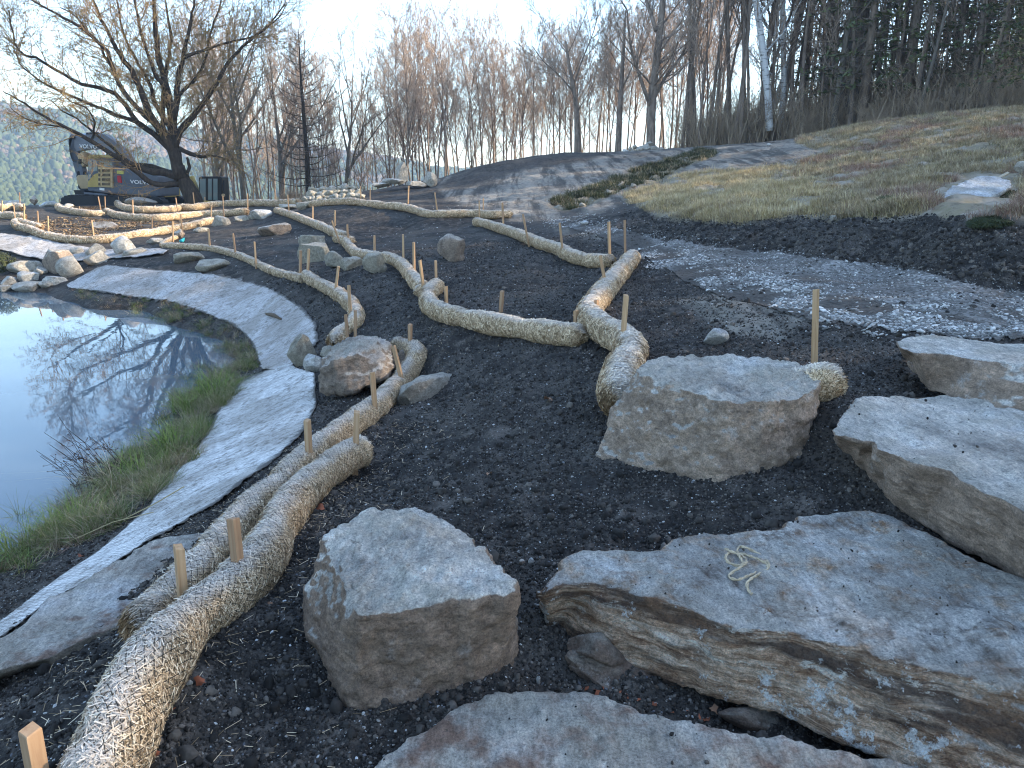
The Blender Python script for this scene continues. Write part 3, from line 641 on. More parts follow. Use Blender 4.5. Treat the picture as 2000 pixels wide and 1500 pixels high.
for q, (x, y, w, h, t, m) in enumerate([(1020,1097,13,12,"dark bluish pebble left of the white one between the two near boulders",0),(1039,1096,15,14,"white pebble on the soil between the two near boulders",1),(1052,1328,10,17,"white oval pebble below the layered slab's left end",1),(1105,985,12,12,"tan pebble on the open soil above the layered slab",1),
    (966,1306,12,13,"tan pebble at the right foot of the muddy boulder",1),(1650,948,22,15,"white stone on soil between the squarish boulder and the thick slab",1),(1565,1034,14,11,"brown pebble on the layered slab's back edge",0),(797,1484,18,16,"black pebble on the rusty slab at the bottom",2),
    (1745,1000,9,8,"small pale pebble at the foot of the thick slab",1),(1230,1058,26,16,"greyish stone on soil just behind the layered slab",0),(370,1333,14,13,"white pebble right of the near straw log",1),(880,1300,10,6,"rusty pebble at the foot of the muddy boulder",0),(1680,612,16,10,"pale cobble in the gravel beyond the tall stake",1),(1755,655,20,12,"dark cobble at the left tip of the topmost slab",2)]):
    stone(x, y, w, h, 170+q, (M_brownrock, M_whiterock, M_net)[m], t, name="pebble", sub=3, planes=5, cat='pebble')

# ------------------------------------------------------------------ mats
def resample(pl, n):
    pl = np.array(pl, float); d = np.r_[0, np.cumsum(np.hypot(*np.diff(pl, axis=0).T))]; t = np.linspace(0, d[-1], n)
    return np.stack([np.interp(t, d, pl[:, 0]), np.interp(t, d, pl[:, 1])], -1)
def sheet(name, e1, e2, nu, nv, off, mat, wr, label=None, cat=None, kind=None, jag=0.0, seed=0, solid=.004):
    a = resample(e1, nu); b = resample(e2, nu)
    A = np.array([hit(x, y, off) for x, y in a]); Bb = np.array([hit(x, y, off) for x, y in b])
    t = np.linspace(0, 1, nv)[None, :, None]
    V = A[:, None]*(1-t)+Bb[:, None]*t
    if jag:
        w = Bb-A; s = np.arange(nu)
        for e, sg in ((0, -1), (nv-1, 1)):
            j = jag*(noise(s*.21+seed, 0, seed)+.5*noise(s*.9+seed, 3, seed)); V[:, e, :2] += sg*(w/np.linalg.norm(w, axis=1)[:, None])[:, :2]*j[:, None]
    X, Y = V[..., 0], V[..., 1]
    V[..., 2] = (HF(X, Y) if kind else np.maximum(H(X, Y), HF(X, Y)))+off+wr*(fbm(X/.5, Y/.5, seed, 3)+.5*np.abs(fbm(X/.2+Y/.5, Y/.2-X/.5, seed, 3)))
    i = np.arange(nu-1)[:, None]; j = np.arange(nv-1)[None]
    f = np.stack([i*nv+j, i*nv+j+1, (i+1)*nv+j+1, (i+1)*nv+j], -1).reshape(-1, 4)
    o = mesh_obj(name, V.reshape(-1, 3), f, mat); tag(o, label, cat, kind=kind)
    ea = o.data.attributes.new('edge', 'FLOAT', 'POINT'); ev_ = np.broadcast_to(np.abs(np.linspace(-1, 1, nv))[None, :]**5, (nu, nv)); ea.data.foreach_set('value', ev_.ravel().astype(np.float32))
    if o.data.polygons[len(f)//2].normal.z < 0: o.data.flip_normals()
    if solid:
        m = o.modifiers.new("thickness", 'SOLIDIFY'); m.thickness = solid; m.offset = -1
    return o
sheet("erosion_mat", [(-120,1290),(0,1212),(100,1140),(200,1070),(290,990),(340,930),(380,880),(410,840),(430,790),(470,745),(510,728),(560,710)],
      [(-120,1320),(0,1246),(90,1176),(180,1130),(280,1062),(330,1035),(420,985),(480,935),(540,895),(590,850),(618,800),(615,730)], 260, 60, .018, M_fabN, .007, "long pale grey woven mat running down the bank beside the near pond edge", "erosion mat", jag=.07, seed=3)
sheet("erosion_mat", [(130,556),(190,522),(210,517),(300,526),(400,533),(480,548),(540,568),(590,600),(618,632),(622,668),(590,700),(560,722)],
      [(135,562),(180,568),(250,580),(300,586),(340,593),(400,612),(450,632),(475,650),(492,668),(502,695),(507,712),(512,722)], 260, 50, .025, M_fabM, .014, "wide grey woven mat curving round the far corner of the pond", "erosion mat", jag=.1, seed=7)
sheet("erosion_mat", [(-160,450),(0,456),(60,459),(120,476),(200,486),(330,486)], [(-160,480),(0,488),(30,496),(80,507),(140,511),(320,497)], 120, 30, .04, M_fabM, .03, "grey woven mat below the long straw log at the far left", "erosion mat", jag=.06, seed=9)
tr = NT("gravel_track"); v_ = tr.co(kind='World'); g1 = tr.vor(v_, 34, out=1); g2 = tr.noise(v_, 1.1, 5); g3 = tr.noise(v_, 26, 5, .8); gd = tr.vor(v_, 34)
cg = tr.ramp(g1, [(.15, (.12, .113, .104)), (.5, (.25, .238, .22)), (.8, (.42, .40, .375))])
cg = tr.mix(tr.ramp(g2, [(.36, .2), (.58, .95)]), (.085, .074, .063), cg); cg = tr.mix(tr.ramp(g3, [(.3, .8), (.5, 0.0)]), cg, (.03, .028, .028))
cg = tr.mix(tr.math('SUBTRACT', 1.0, tr.attr('grav'), True), cg, tr.ramp(g3, [(.35, (.035, .03, .026)), (.55, (.09, .078, .066)), (.7, (.15, .13, .11))])); M_track = tr.done(cg, tr.bump(gd, .8, .02, tr.bump(g3, .6, .01)), .9)
trk = sheet("gravel_track", [(1085,428),(1160,440),(1250,456),(1300,466),(1500,489),(1750,525),(2000,563),(2400,622)],
      [(1085,434),(1150,455),(1230,492),(1320,535),(1420,580),(1560,625),(1740,648),(1990,655),(2400,735)][:8]+[(2400,735)], 420, 90, .010, M_track, .0, kind='structure', jag=.12, seed=4, solid=0)

# ------------------------------------------------------------------ straw logs
def straw_log(pxs, r, label, blades=4000, bl=.05, bw=.004, step=.04, net=False, off=.75, seed=1, caps=(1, 1), cover=None):
    g = np.random.default_rng(seed)
    c0 = [hit(x, y, r*off) for x, y in pxs]
    # keep the centre line r*off above the ground, smoothed
    C = catmull(c0, step); C = [Vector((p.x, p.y, p.z)) for p in C]
    L = np.r_[0, np.cumsum([(b-a).length for a, b in zip(C, C[1:])])]; tot = L[-1]; n = len(C); N = 22
    rad = r*(1+.15*noise(L/.42+seed*7, seed, 0)+.05*noise(L/.13, seed, 3))
    pin = .5+.5*np.cos(L*2*math.pi/.95+seed); rad = rad*(1-.17*pin**8)
    for e, s in ((0, L), (1, tot-L)):
        if caps[e]: rad = rad*np.sqrt(np.clip(1-(1-np.clip(s/(r*.8), .02, 1))**2, .02, 1))
    cen = np.array(C); T = np.gradient(cen, axis=0); T /= np.linalg.norm(T, axis=1)[:, None]
    S = np.cross(T, [0, 0, 1]); S /= np.linalg.norm(S, axis=1)[:, None]+1e-9; W = np.cross(S, T)
    a = np.linspace(0, 2*math.pi, N, endpoint=False)
    def surf(i, ang, extra=0.0):
        "surface point, normal for float index i and angle"
        i0 = np.clip(i.astype(int), 0, n-2); f = (i-i0)[:, None]
        c = cen[i0]*(1-f)+cen[i0+1]*f; rr = rad[i0]*(1-f[:, 0])+rad[i0+1]*f[:, 0]
        nn = S[i0]*np.cos(ang)[:, None]+W[i0]*np.sin(ang)[:, None]
        lump = 1+.06*noise(L[i0]/.11+seed, np.cos(ang)*1.6, np.sin(ang)*1.6+seed)
        return c+nn*(rr*lump+extra)[:, None]*np.where(nn[:, 2] < 0, .92, 1)[:, None], nn, T[i0]
    ii, aa = np.meshgrid(np.linspace(0, n-1.001, n), a, indexing='ij')
    pt, nn, _ = surf(ii.ravel(), aa.ravel())
    V = pt; i = np.arange(n-1)[:, None]; j = np.arange(N)[None]; j2 = (j+1) % N
    Fc = np.stack([i*N+j, (i+1)*N+j, (i+1)*N+j2, i*N+j2], -1).reshape(-1, 4)
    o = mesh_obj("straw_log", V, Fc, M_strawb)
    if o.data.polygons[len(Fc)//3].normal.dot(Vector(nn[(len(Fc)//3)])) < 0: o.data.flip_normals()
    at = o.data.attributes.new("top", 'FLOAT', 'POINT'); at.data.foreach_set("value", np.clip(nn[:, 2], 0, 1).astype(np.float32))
    tag(o, label, 'straw log')
    # straw
    if net is False: bl *= .62; bw *= .85; blades = int(blades*1.5)
    nb = blades
    ib = g.uniform(0, n-1.01, nb); ab = g.uniform(-.75, math.pi+.75, nb)
    if caps[0]: ib[:nb//18] = g.uniform(0, max(1.0, r*.8/step), nb//18); ab[:nb//18] = g.uniform(0, 6.28, nb//18)
    if caps[1]: ib[-nb//18:] = n-1.01-g.uniform(0, max(1.0, r*.8/step), nb-nb*17//18)[:len(ib[-nb//18:])]; ab[-nb//18:] = g.uniform(0, 6.28, len(ab[-nb//18:]))
    p, nb_, tg = surf(ib, ab, .002)
    cr = np.cross(nb_, tg); th = g.uniform(0, math.pi, nb)
    d = tg*np.cos(th)[:, None]+cr*np.sin(th)[:, None]+nb_*(g.normal(.04, .15, nb)*(.5+.8*(g.random(nb) < .25)))[:, None]; d /= np.linalg.norm(d, axis=1)[:, None]
    w = np.cross(d, nb_+g.normal(size=(nb, 3))*.35); w /= np.linalg.norm(w, axis=1)[:, None]
    ln = (bl*g.uniform(.5, 1.5, nb))[:, None]; wd = (bw*g.uniform(.6, 1.4, nb))[:, None]; s = g.uniform(.15, .5, nb)[:, None]
    p = p+nb_*g.uniform(0, .008, nb)[:, None]
    q = np.stack([p-d*ln*s-w*wd/2, p+d*ln*(1-s)-w*wd/2, p+d*ln*(1-s)+w*wd/2, p-d*ln*s+w*wd/2], 1).reshape(-1, 3)
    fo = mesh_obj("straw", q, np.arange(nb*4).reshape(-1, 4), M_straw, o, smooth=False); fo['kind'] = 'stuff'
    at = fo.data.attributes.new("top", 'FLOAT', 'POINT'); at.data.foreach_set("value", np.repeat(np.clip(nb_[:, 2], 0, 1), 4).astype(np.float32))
    if net:
        cell = net; nj = int(2*math.pi*r/cell/1.4)//2*2; ni = int(tot/cell/1.2)
        I, J = np.meshgrid(np.arange(ni), np.arange(nj), indexing='ij'); segs = []
        for dj in (1, -1):
            for ex in (0,):
                i0 = I[:-1].ravel()/ni*(n-1.01); i1 = I[1:].ravel()/ni*(n-1.01)
                a0 = (J[:-1]+.5*(I[:-1] % 2)).ravel()*2*math.pi/nj; a1 = a0+dj*math.pi/nj
                p0, n0, t0 = surf(i0, a0, .009); p1, n1, _ = surf(i1, a1, .009)
                d = p1-p0; w = np.cross(d, n0); w /= np.linalg.norm(w, axis=1)[:, None]+1e-9; w *= .0012
                segs.append(np.stack([p0-w, p1-w, p1+w, p0+w], 1))
        q = np.concatenate(segs).reshape(-1, 3)
        no = mesh_obj("netting", q, np.arange(len(q)).reshape(-1, 4), M_net, o, smooth=False); no['kind'] = 'stuff'
    return o
N1 = [(165,1580),(226,1460),(250,1395),(304,1300),(364,1225),(440,1172),(482,1132),(512,1096),(530,1058),(550,1022),(572,988),(600,955),(645,918),(690,888),(722,877)]
N2 = [(284,1232),(318,1196),(358,1156),(392,1120),(424,1084),(455,1043),(496,1000),(545,956),(580,922),(625,878),(680,838),(740,793),(775,757),(800,725),(815,700),(806,684),(775,676)]
straw_log(N1, .099, "nearest straw log with black netting, running up from the bottom edge", 70000, .027, .0021, .02, net=.017, seed=1)
straw_log(N2, .10, "second near straw log, behind the nearest one and curling round to the brown boulder", 56000, .035, .0026, .025, net=.019, seed=2)
straw_log([(652,672),(668,650),(690,636),(697,618),(690,600),(672,583),(650,568),(626,556),(606,545),(597,536)], 0.104, "twisted straw log climbing from the brown boulder along the upper edge of the middle mat", 12000, .06, .007, .05, seed=3)
straw_log([(597,546),(575,541),(550,535),(520,524),(490,509),(460,497),(430,489),(400,484),(370,482),(345,481),(318,480)], 0.081, "long thin straw log running left along the slope above the two flat rocks", 9000, .07, .009, .07, seed=4)
straw_log([(316,480),(322,473),(338,466),(352,461)], 0.063, "short thin straw log hooking up beside the teal scrap", 900, .07, .009, .07, seed=41)
straw_log([(540,411),(556,416),(575,422),(600,432),(630,444),(655,456),(675,463)], 0.117, "pale straw log coming down the slope to the tilted stake", 6000, .08, .01, .08, seed=5)
straw_log([(655,467),(672,470),(692,469)], 0.090, "frayed end of straw log lying crosswise behind the tilted stake", 900, .1, .012, .06, seed=51)
straw_log([(675,472),(682,482),(695,494),(715,500),(738,503),(762,506),(785,518),(800,536),(815,555),(828,566)], 0.106, "straw log bending round the angular rock down to the hooked straw log", 10000, .06, .008, .05, seed=6)
straw_log([(812,572),(826,568),(838,562)], 0.090, "frayed rolled end of a straw log beside the hook of the thick one", 2500, .06, .008, .05, seed=61)
straw_log([(856,558),(842,568),(835,583),(843,601),(870,614),(910,624),(960,634),(1010,642),(1060,650),(1110,657),(1140,657)], 0.110, "thick straw log crossing the middle slope with a hooked left end", 22000, .05, .006, .04, seed=7)
straw_log([(604,401),(620,398),(650,395),(680,394),(701,395)], 0.118, "upper far straw log in front of the low rubble pile", 2500, .1, .013, .1, seed=8)
straw_log([(698,396),(725,399),(750,402),(780,404),(808,410),(832,418),(860,419),(895,418),(930,418),(962,420),(1000,418)], 0.113, "wavy straw log at the top of the middle slope, ending near the track", 7500, .08, .010, .08, seed=9)
straw_log([(928,434),(945,437),(975,446),(1005,456),(1035,468),(1060,478),(1090,487),(1115,500),(1145,509),(1175,512),(1196,513)], 0.113, "straw log descending right toward the track, from the wavy one to the crossing one", 12000, .065, .008, .06, seed=10)
straw_log([(1236,503),(1222,520),(1205,540),(1188,560),(1172,580),(1156,600),(1145,620)], 0.122, "straw log partly covered by soil, running toward the two tall stakes by the track", 9000, .055, .007, .05, seed=11)
straw_log([(1145,612),(1156,628),(1172,642),(1196,655),(1220,668),(1230,688),(1224,708),(1212,735),(1208,765),(1212,790)], 0.124, "thick golden straw log curving down behind the large squarish boulder", 24000, .05, .006, .035, seed=12)
straw_log([(1480,770),(1560,758),(1610,752),(1645,750)], 0.113, "rounded straw log end sticking out right of the large squarish boulder", 14000, .045, .005, .03, seed=13)
straw_log([(-60,418),(0,421),(25,422),(48,424)], 0.143, "straw log at the left edge of the far terrace", 1500, .12, .016, .12, seed=14)
straw_log([(-60,404),(0,406),(25,404),(44,406)], 0.168, "sunlit pale log of straw at the far left edge, in front of the pale block", 1500, .12, .016, .12, seed=15)
straw_log([(80,444),(60,440),(38,433),(29,436),(36,444)], 0.126, "short hooked straw log tucked behind the left end of the long one", 1500, .11, .014, .1, seed=16)
straw_log([(38,444),(60,449),(85,459),(120,466),(160,470),(200,468),(240,463),(280,457),(320,451),(360,444),(398,435),(416,430)], 0.126, "long sagging straw log above the left mat and the pond rocks", 8000, .1, .013, .1, seed=17)
straw_log([(113,403),(120,409),(142,413),(170,417),(203,418)], 0.143, "left piece of the second far straw log, starting at a sunlit rock", 2500, .12, .016, .12, seed=18)
straw_log([(207,413),(225,420),(260,425),(310,426),(360,422),(400,419),(440,417),(485,413)], 0.143, "right long piece of the second far straw log, ending at the whitish rock", 6000, .12, .015, .12, seed=19)
straw_log([(229,397),(238,404),(262,409),(300,410),(335,409),(352,406)], 0.160, "curled straw log in front of the large excavator", 2500, .13, .017, .14, seed=20)
straw_log([(350,406),(380,405),(420,400),(460,398),(500,397),(540,398),(586,396)], 0.168, "farthest straw log, passing in front of the leaning tree trunk and the small excavator", 5500, .13, .017, .14, seed=21)

# ------------------------------------------------------------------ stakes
def stake(xt, yt, xb, yb, off, label, wd=.036, Yadd=0.0, wood=None, k=[0]):
    b = hit(xb, yb, off*.6); Yb = b.y+Yadd; b = P(xb, yb, Yb); t = P(xt, yt, Yb)
    d = (t-b).normalized(); k[0] += 1; g = random.Random(k[0])
    base = b-d*.35; Lh = (t-base).length; yaw = g.uniform(-.7, .7)
    a = Acc(); w = wd*g.uniform(.93, 1.07); w2 = w*g.uniform(.8, 1.0)
    rings = [(0, .15), (.12, 1), (Lh-.004, 1), (Lh, .9)]; bm_pts = []
    for h, s in rings:
        for sx, sy in ((-1,-1),(1,-1),(1,1),(-1,1)):
            a.v.append(Vector((sx*w/2*s, sy*w2/2*s, h+(sx*.003+sy*.002 if h > Lh*.9 else 0))))
    for r_ in range(3):
        for q in range(4): a.f.append((r_*4+q, r_*4+(q+1) % 4, r_*4+4+(q+1) % 4, r_*4+4+q))
    a.f.append((3, 2, 1, 0)); a.f.append((12, 13, 14, 15))
    o = mesh_obj("wooden_stake", a.v, a.f, M_wood, smooth=False)
    o.rotation_mode = 'QUATERNION'; o.rotation_quaternion = d.to_track_quat('Z', 'Y') @ Matrix.Rotation(yaw, 3, 'Z').to_quaternion()
    o.location = base; tag(o, label, 'wooden stake', 'wooden stakes holding the straw logs')
    return o
S = [
(58,1424,92,1610,0,"wooden stake at the very bottom left corner"),
(349,1067,357,1163,.22,"stake standing at the lower end of the second near straw log"),
(455,1012,466,1116,.22,"stake between the two near straw logs, standing in the nearest log's pinch"),
(600,820,604,893,.22,"stake through the second near straw log beside the long mat"),
(697,804,695,875,.22,"stake at the upper tip of the nearest straw log"),
(727,727,732,795,.22,"leaning stake where the near straw log meets the smooth low boulder"),
(768,675,785,742,.22,"strongly leaning stake right of the big brown boulder"),
(801,633,801,678,.2,"lone upright stake behind the curled top of the near straw log"),
(675,614,679,661,.2,"left of the two stakes directly behind the big brown boulder"),
(694,606,694,660,.2,"right of the two stakes directly behind the big brown boulder"),
(681,557,685,618,.2,"tall stake in the bend of the twisted straw log above the brown boulder"),
(661,520,655,571,.2,"stake leaning right near the top of the twisted straw log"),
(603,486,601,535,.2,"right of the pair of stakes at the head of the twisted straw log"),
(587,489,586,542,.1,"left of the pair of stakes at the head of the twisted straw log"),
(497,472,500,517,.16,"third stake from the left on the long thin straw log"),
(455,456,460,496,.16,"second stake from the left on the long thin straw log, slightly leaning"),
(407,447,410,483,.16,"leftmost stake on the long thin straw log, above the pair of flat rocks"),
(337,432,338,468,.1,"stake beside the teal scrap, below the long sagging straw log"),
(562,380,565,417,.25,"stake at the top end of the pale descending straw log"),
(611,403,611,429,.0,"stake on the slope between the pale descending log and the upper one"),
(654,411,654,443,.0,"upright stake right behind the tilted one"),
(648,431,661,467,.2,"sharply tilted stake where the pale descending straw log ends"),
(678,438,680,469,.15,"short stake right of the tilted one, behind the frayed straw end"),
(636,362,636,392,.0,"left of the pair of stakes in front of the low rubble pile"),
(640,374,642,392,.0,"short right one of the pair of stakes in front of the low rubble pile"),
(579,360,579,392,.0,"stake at the right end of the farthest straw log"),
(537,363,537,392,.3,"second stake from the right along the farthest straw log"),
(494,366,496,393,.1,"thin stake behind the farthest straw log, left of the bare conifer"),
(483,378,484,412,.2,"stake at the end of the second far straw log, by the whitish rock"),
(435,383,437,416,.3,"stake through the second far straw log in front of the small excavator"),
(448,380,449,397,.0,"short stake beside the small excavator's right side"),
(400,385,401,400,.2,"stake in front of the small excavator's cab"),
(377,376,380,402,.2,"stake just right of the leaning tree's base"),
(413,402,412,427,.2,"stake near the right end of the long sagging straw log"),
(353,418,355,441,.3,"stake in the middle right of the long sagging straw log"),
(343,386,347,412,.1,"stake just left of the leaning tree's base"),
(704,364,705,393,.0,"left of two stakes behind the joint of the upper straw logs"),
(723,366,723,393,.0,"right of two stakes behind the joint of the upper straw logs"),
(798,363,797,399,.22,"stake at the middle of the wavy straw log"),
(849,376,854,412,.2,"left-leaning stake right of the middle of the wavy straw log"),
(936,392,936,426,.1,"front one of the pair of stakes at the right end of the wavy straw log"),
(944,387,944,414,.0,"back one of the pair of stakes at the right end of the wavy straw log"),
(981,396,983,441,.2,"first stake from the top on the straw log descending toward the track"),
(1021,418,1031,469,.2,"leaning stake, second from the top on the straw log descending toward the track"),
(1093,435,1099,492,.2,"leaning stake, third from the top on the straw log descending toward the track"),
(1189,433,1191,508,.15,"left of the two tall stakes by the track"),
(1220,430,1221,499,.22,"right of the two tall stakes by the track, at the head of the half-buried log"),
(1172,499,1183,558,.2,"leaning stake below the two tall ones, left of the half-buried straw log"),
(731,460,732,500,.15,"stake behind the angular rock that lies across the straw log"),
(787,458,788,508,.2,"tall stake at the bend of the straw log right of the angular rock"),
(808,473,809,533,.15,"tall stake behind the straw log, right of the bend"),
(820,508,827,562,.2,"leaning stake at the frayed rolled end beside the hooked log"),
(851,509,852,554,.15,"stake standing in the hook of the thick crossing straw log"),
(871,559,872,598,.0,"dark stake just right of the hook behind the thick crossing straw log"),
(981,568,978,611,.0,"stake behind the middle of the thick crossing straw log"),
(1125,606,1125,632,.15,"short stake at the right end of the thick crossing straw log"),
(1165,586,1165,613,.15,"short stake at the foot of the half-buried straw log"),
(1223,576,1216,668,.24,"tall stake in the curve of the thick golden straw log"),
(1594,565,1590,722,.0,"tallest stake, standing behind the large squarish boulder's right corner"),
(4,392,4,418,.1,"stake at the extreme left edge of the far terrace"),
(38,376,39,407,.1,"tall stake in front of the long pale block at far left"),
(27,401,30,428,.2,"stake at the right end of the left-edge straw log"),
(47,398,47,440,.1,"stake just inside the hooked straw log at far left"),
(73,412,75,445,.0,"stake right of the hooked straw log on the far left terrace"),
(93,422,95,458,.1,"leftmost stake on the long sagging straw log"),
(179,430,184,466,.1,"second stake from the left behind the long sagging straw log"),
(297,423,297,448,.1,"stake behind the middle of the long sagging straw log, right of the low brown rock"),
(192,384,198,415,.1,"left of the two stakes where the second far straw log has its gap"),
(205,384,206,413,.0,"right of the two stakes where the second far straw log has its gap"),
(231,384,234,400,.0,"short stake at the left curl of the log in front of the large excavator"),
(271,372,272,399,.0,"bright sunlit stake on the netted mound in front of the large excavator"),
(259,390,260,420,.2,"sunlit stake through the second far straw log below the netted mound"),
(116,389,117,404,.0,"small stake at the left tip of the second far straw log"),
(155,403,156,413,.0,"tiny stake behind the left piece of the second far straw log"),
(275,391,276,403,.0,"small thin stake right of the netted mound's bright stake"),
]
for s in S: stake(*s)
# ------------------------------------------------------------------ scatter
def protos(name, objs):
    c = bpy.data.collections.new(name)
    for o in objs: c.objects.link(o)
    return c
def scatter(name, coll, pts, scale, rot, idx, label=None, cat=None, mat=None):
    me = bpy.data.meshes.new(name); n = len(pts); me.vertices.add(n); me.vertices.foreach_set("co", np.ascontiguousarray(pts, np.float32).ravel())
    for nm, ty, ar in (("sc", 'FLOAT_VECTOR', scale), ("ro", 'FLOAT_VECTOR', rot), ("ix", 'INT', idx)):
        a = me.attributes.new(nm, ty, 'POINT'); a.data.foreach_set("vector" if ty == 'FLOAT_VECTOR' else "value", np.ascontiguousarray(ar, np.float32 if ty != 'INT' else np.int32).ravel())
    o = bpy.data.objects.new(name, me); col.objects.link(o)
    ng = bpy.data.node_groups.new(name, 'GeometryNodeTree')
    ng.interface.new_socket(name="Geometry", in_out='INPUT', socket_type='NodeSocketGeometry'); ng.interface.new_socket(name="Geometry", in_out='OUTPUT', socket_type='NodeSocketGeometry')
    N = ng.nodes.new; gi = N('NodeGroupInput'); go = N('NodeGroupOutput'); ip = N('GeometryNodeInstanceOnPoints'); ci = N('GeometryNodeCollectionInfo')
    ci.inputs[0].default_value = coll; ci.inputs['Separate Children'].default_value = True; ci.inputs['Reset Children'].default_value = True
    def at(nm, ty):
        a = N('GeometryNodeInputNamedAttribute'); a.data_type = ty; a.inputs['Name'].default_value = nm; return a.outputs[0]
    L = ng.links.new; L(gi.outputs[0], ip.inputs['Points']); L(ci.outputs[0], ip.inputs['Instance']); ip.inputs['Pick Instance'].default_value = True
    L(at("ix", 'INT'), ip.inputs['Instance Index']); L(at("ro", 'FLOAT_VECTOR'), ip.inputs['Rotation']); L(at("sc", 'FLOAT_VECTOR'), ip.inputs['Scale'])
    L(ip.outputs[0], go.inputs[0])
    md = o.modifiers.new("scatter", 'NODES'); md.node_group = ng
    return tag(o, label, cat, kind='stuff')
def polar_pts(n, r0, r1, a0=-38, a1=38, seed=0, power=1.0):
    g = np.random.default_rng(seed); u = g.random(n)**power; r = np.exp(math.log(r0)+(math.log(r1)-math.log(r0))*u); a = R(a0)+(R(a1)-R(a0))*g.random(n)
    return r*np.sin(a), r*np.cos(a), g
M_clod = NT("clod"); rn = M_clod.rnd_obj(); vv = M_clod.co(kind='World'); nn_ = M_clod.noise(vv, 40, 3)
M_clod = M_clod.done(M_clod.mix(M_clod.ramp(nn_, [(.35, .5), (.6, 0.0)]), M_clod.ramp(rn, [(0, (.018, .016, .014)), (.45, (.045, .039, .034)), (.8, (.10, .086, .072)), (1, (.19, .165, .14))]), (.014, .012, .011)), rough=.95)
M_peb = NT("pebbles"); rn = M_peb.rnd_obj(); M_peb = M_peb.done(M_peb.ramp(rn, [(0, (.07, .07, .08)), (.35, (.16, .16, .165)), (.6, (.28, .26, .23)), (.85, (.45, .44, .42)), (1, (.6, .59, .57))]), rough=.7)
M_grav = NT("white_gravel"); rn = M_grav.rnd_obj(); M_grav = M_grav.done(M_grav.ramp(rn, [(0, (.10, .095, .09)), (.45, (.22, .21, .195)), (.8, (.40, .385, .36)), (1, (.68, .66, .62))]), rough=.7)
def clod_obj(name, seed, mat, planes, amp, sub=2, sq=(1, 1, .8)):
    co, f = chisel(seed, sub, planes, amp); return mesh_obj(name, co*np.array(sq), f, mat, link=False, smooth=False)
clods = protos("clods", [clod_obj("clod", 300+i, M_clod, 2, .42, 2) for i in range(6)])
pebs = protos("pebbles", [clod_obj("pebble", 400+i, M_peb, 6, .06, 2, (1, .8, .5)) for i in range(5)])
gravs = protos("gravels", [clod_obj("gravel", 500+i, M_grav, 7, .06, 2, (1, .75, .45)) for i in range(5)])
def keep_soil(x, y, z, slabs=True):
    px, py = proj(x, y, z); k = np.ones(len(x), bool)
    for m in MATS: k &= ~in_poly(px, py, m)
    for p_ in (GRASS_POLY, TURF): k &= ~in_poly(px, py, p_)
    return k & (z > WZ+.03), px, py
x, y, g = polar_pts(190000, 1.2, 16, seed=21, power=.75); z = HF(x, y); k, px, py = keep_soil(x, y, z); kc = in_poly(px, py, COMPACT); k &= ~(kc & (g.random(len(x)) < .85))
x, y, z = x[k], y[k], z[k]; n = len(x); s = .0022+.0055*g.random(n)**3+.0007*np.hypot(x, y)*g.random(n); big = g.random(n) < .05; s[big] *= g.uniform(1.5, 2.8, big.sum()); big = g.random(n) < .003; s[big] = g.uniform(.014, .03, big.sum())
tr_keep = fbm(x/.6, y/.6, 3, 3) > -.6; x, y, z, s = x[tr_keep], y[tr_keep], z[tr_keep], s[tr_keep]; n = len(x)
scatter("soil_clods", clods, np.stack([x, y, z+s*.2], -1), s[:, None]*g.uniform(.75, 1.25, (n, 3)), g.uniform(0, 6.28, (n, 3)), g.integers(0, 6, n), "loose dark crumbs of soil spread over the bare slopes", "soil")
# clods on the bank
x, y, g = polar_pts(60000, 6, 22, 5, 38, seed=22); z = HF(x, y); px, py = proj(x, y, z); k = in_poly(px, py, BANK); x, y, z = x[k], y[k], z[k]; n = len(x); s = .006+.03*g.random(n)**3.5
scatter("bank_clods", clods, np.stack([x, y, z], -1), s[:, None]*g.uniform(.7, 1.3, (n, 3)), g.uniform(0, 6.28, (n, 3)), g.integers(0, 6, n), "dark clods of earth on the cut bank below the grass", "soil")
x, y, g = polar_pts(16000, 1.3, 24, seed=23, power=.8); z = HF(x, y); k, px, py = keep_soil(x, y, z); x, y, z = x[k], y[k], z[k]; n = len(x); s = .002+.0045*g.random(n)**3+.0007*np.hypot(x, y)*g.random(n)
scatter("pebbles", pebs, np.stack([x, y, z+s*.3], -1), s[:, None]*g.uniform(.7, 1.3, (n, 3)), g.uniform(-.5, .5, (n, 3))*[1, 1, 6], g.integers(0, 5, n), "tiny pale pebbles scattered over the dark soil", "pebbles")
# gravel on the track
BRIGHT = [[(1055,426),(1120,425),(1225,440),(1240,452),(1195,462),(1110,442)],[(1245,492),(1290,483),(1345,490),(1380,503),(1330,515),(1300,525),(1255,520)],[(1350,525),(1420,530),(1540,548),(1660,590),(1720,625),(1700,650),(1620,640),(1560,600),(1450,570),(1370,555)],
          [(1640,600),(1800,600),(2000,630),(2000,668),(1850,660),(1740,655),(1660,640)],[(2000,600),(2300,600),(2300,700),(2000,668)]]
FINE = [(1250,455),(1300,462),(1500,488),(1750,524),(2000,563),(2300,610),(2300,670),(2000,640),(1800,600),(1600,560),(1400,515),(1300,482)]
g = np.random.default_rng(31); PP = []; SC = []
tv = np.empty(len(trk.data.vertices)*3); trk.data.vertices.foreach_get("co", tv); tv = tv.reshape(-1, 3); tx, ty = proj(*tv.T); gv = poly_soft(tx, ty, FINE, 8)*.9
for b in BRIGHT: gv = np.maximum(gv, poly_soft(tx, ty, b, 10)*np.clip(.6+1.6*fbm(tv[:, 0]/.5, tv[:, 1]/.5, 2, 3), 0, 1))
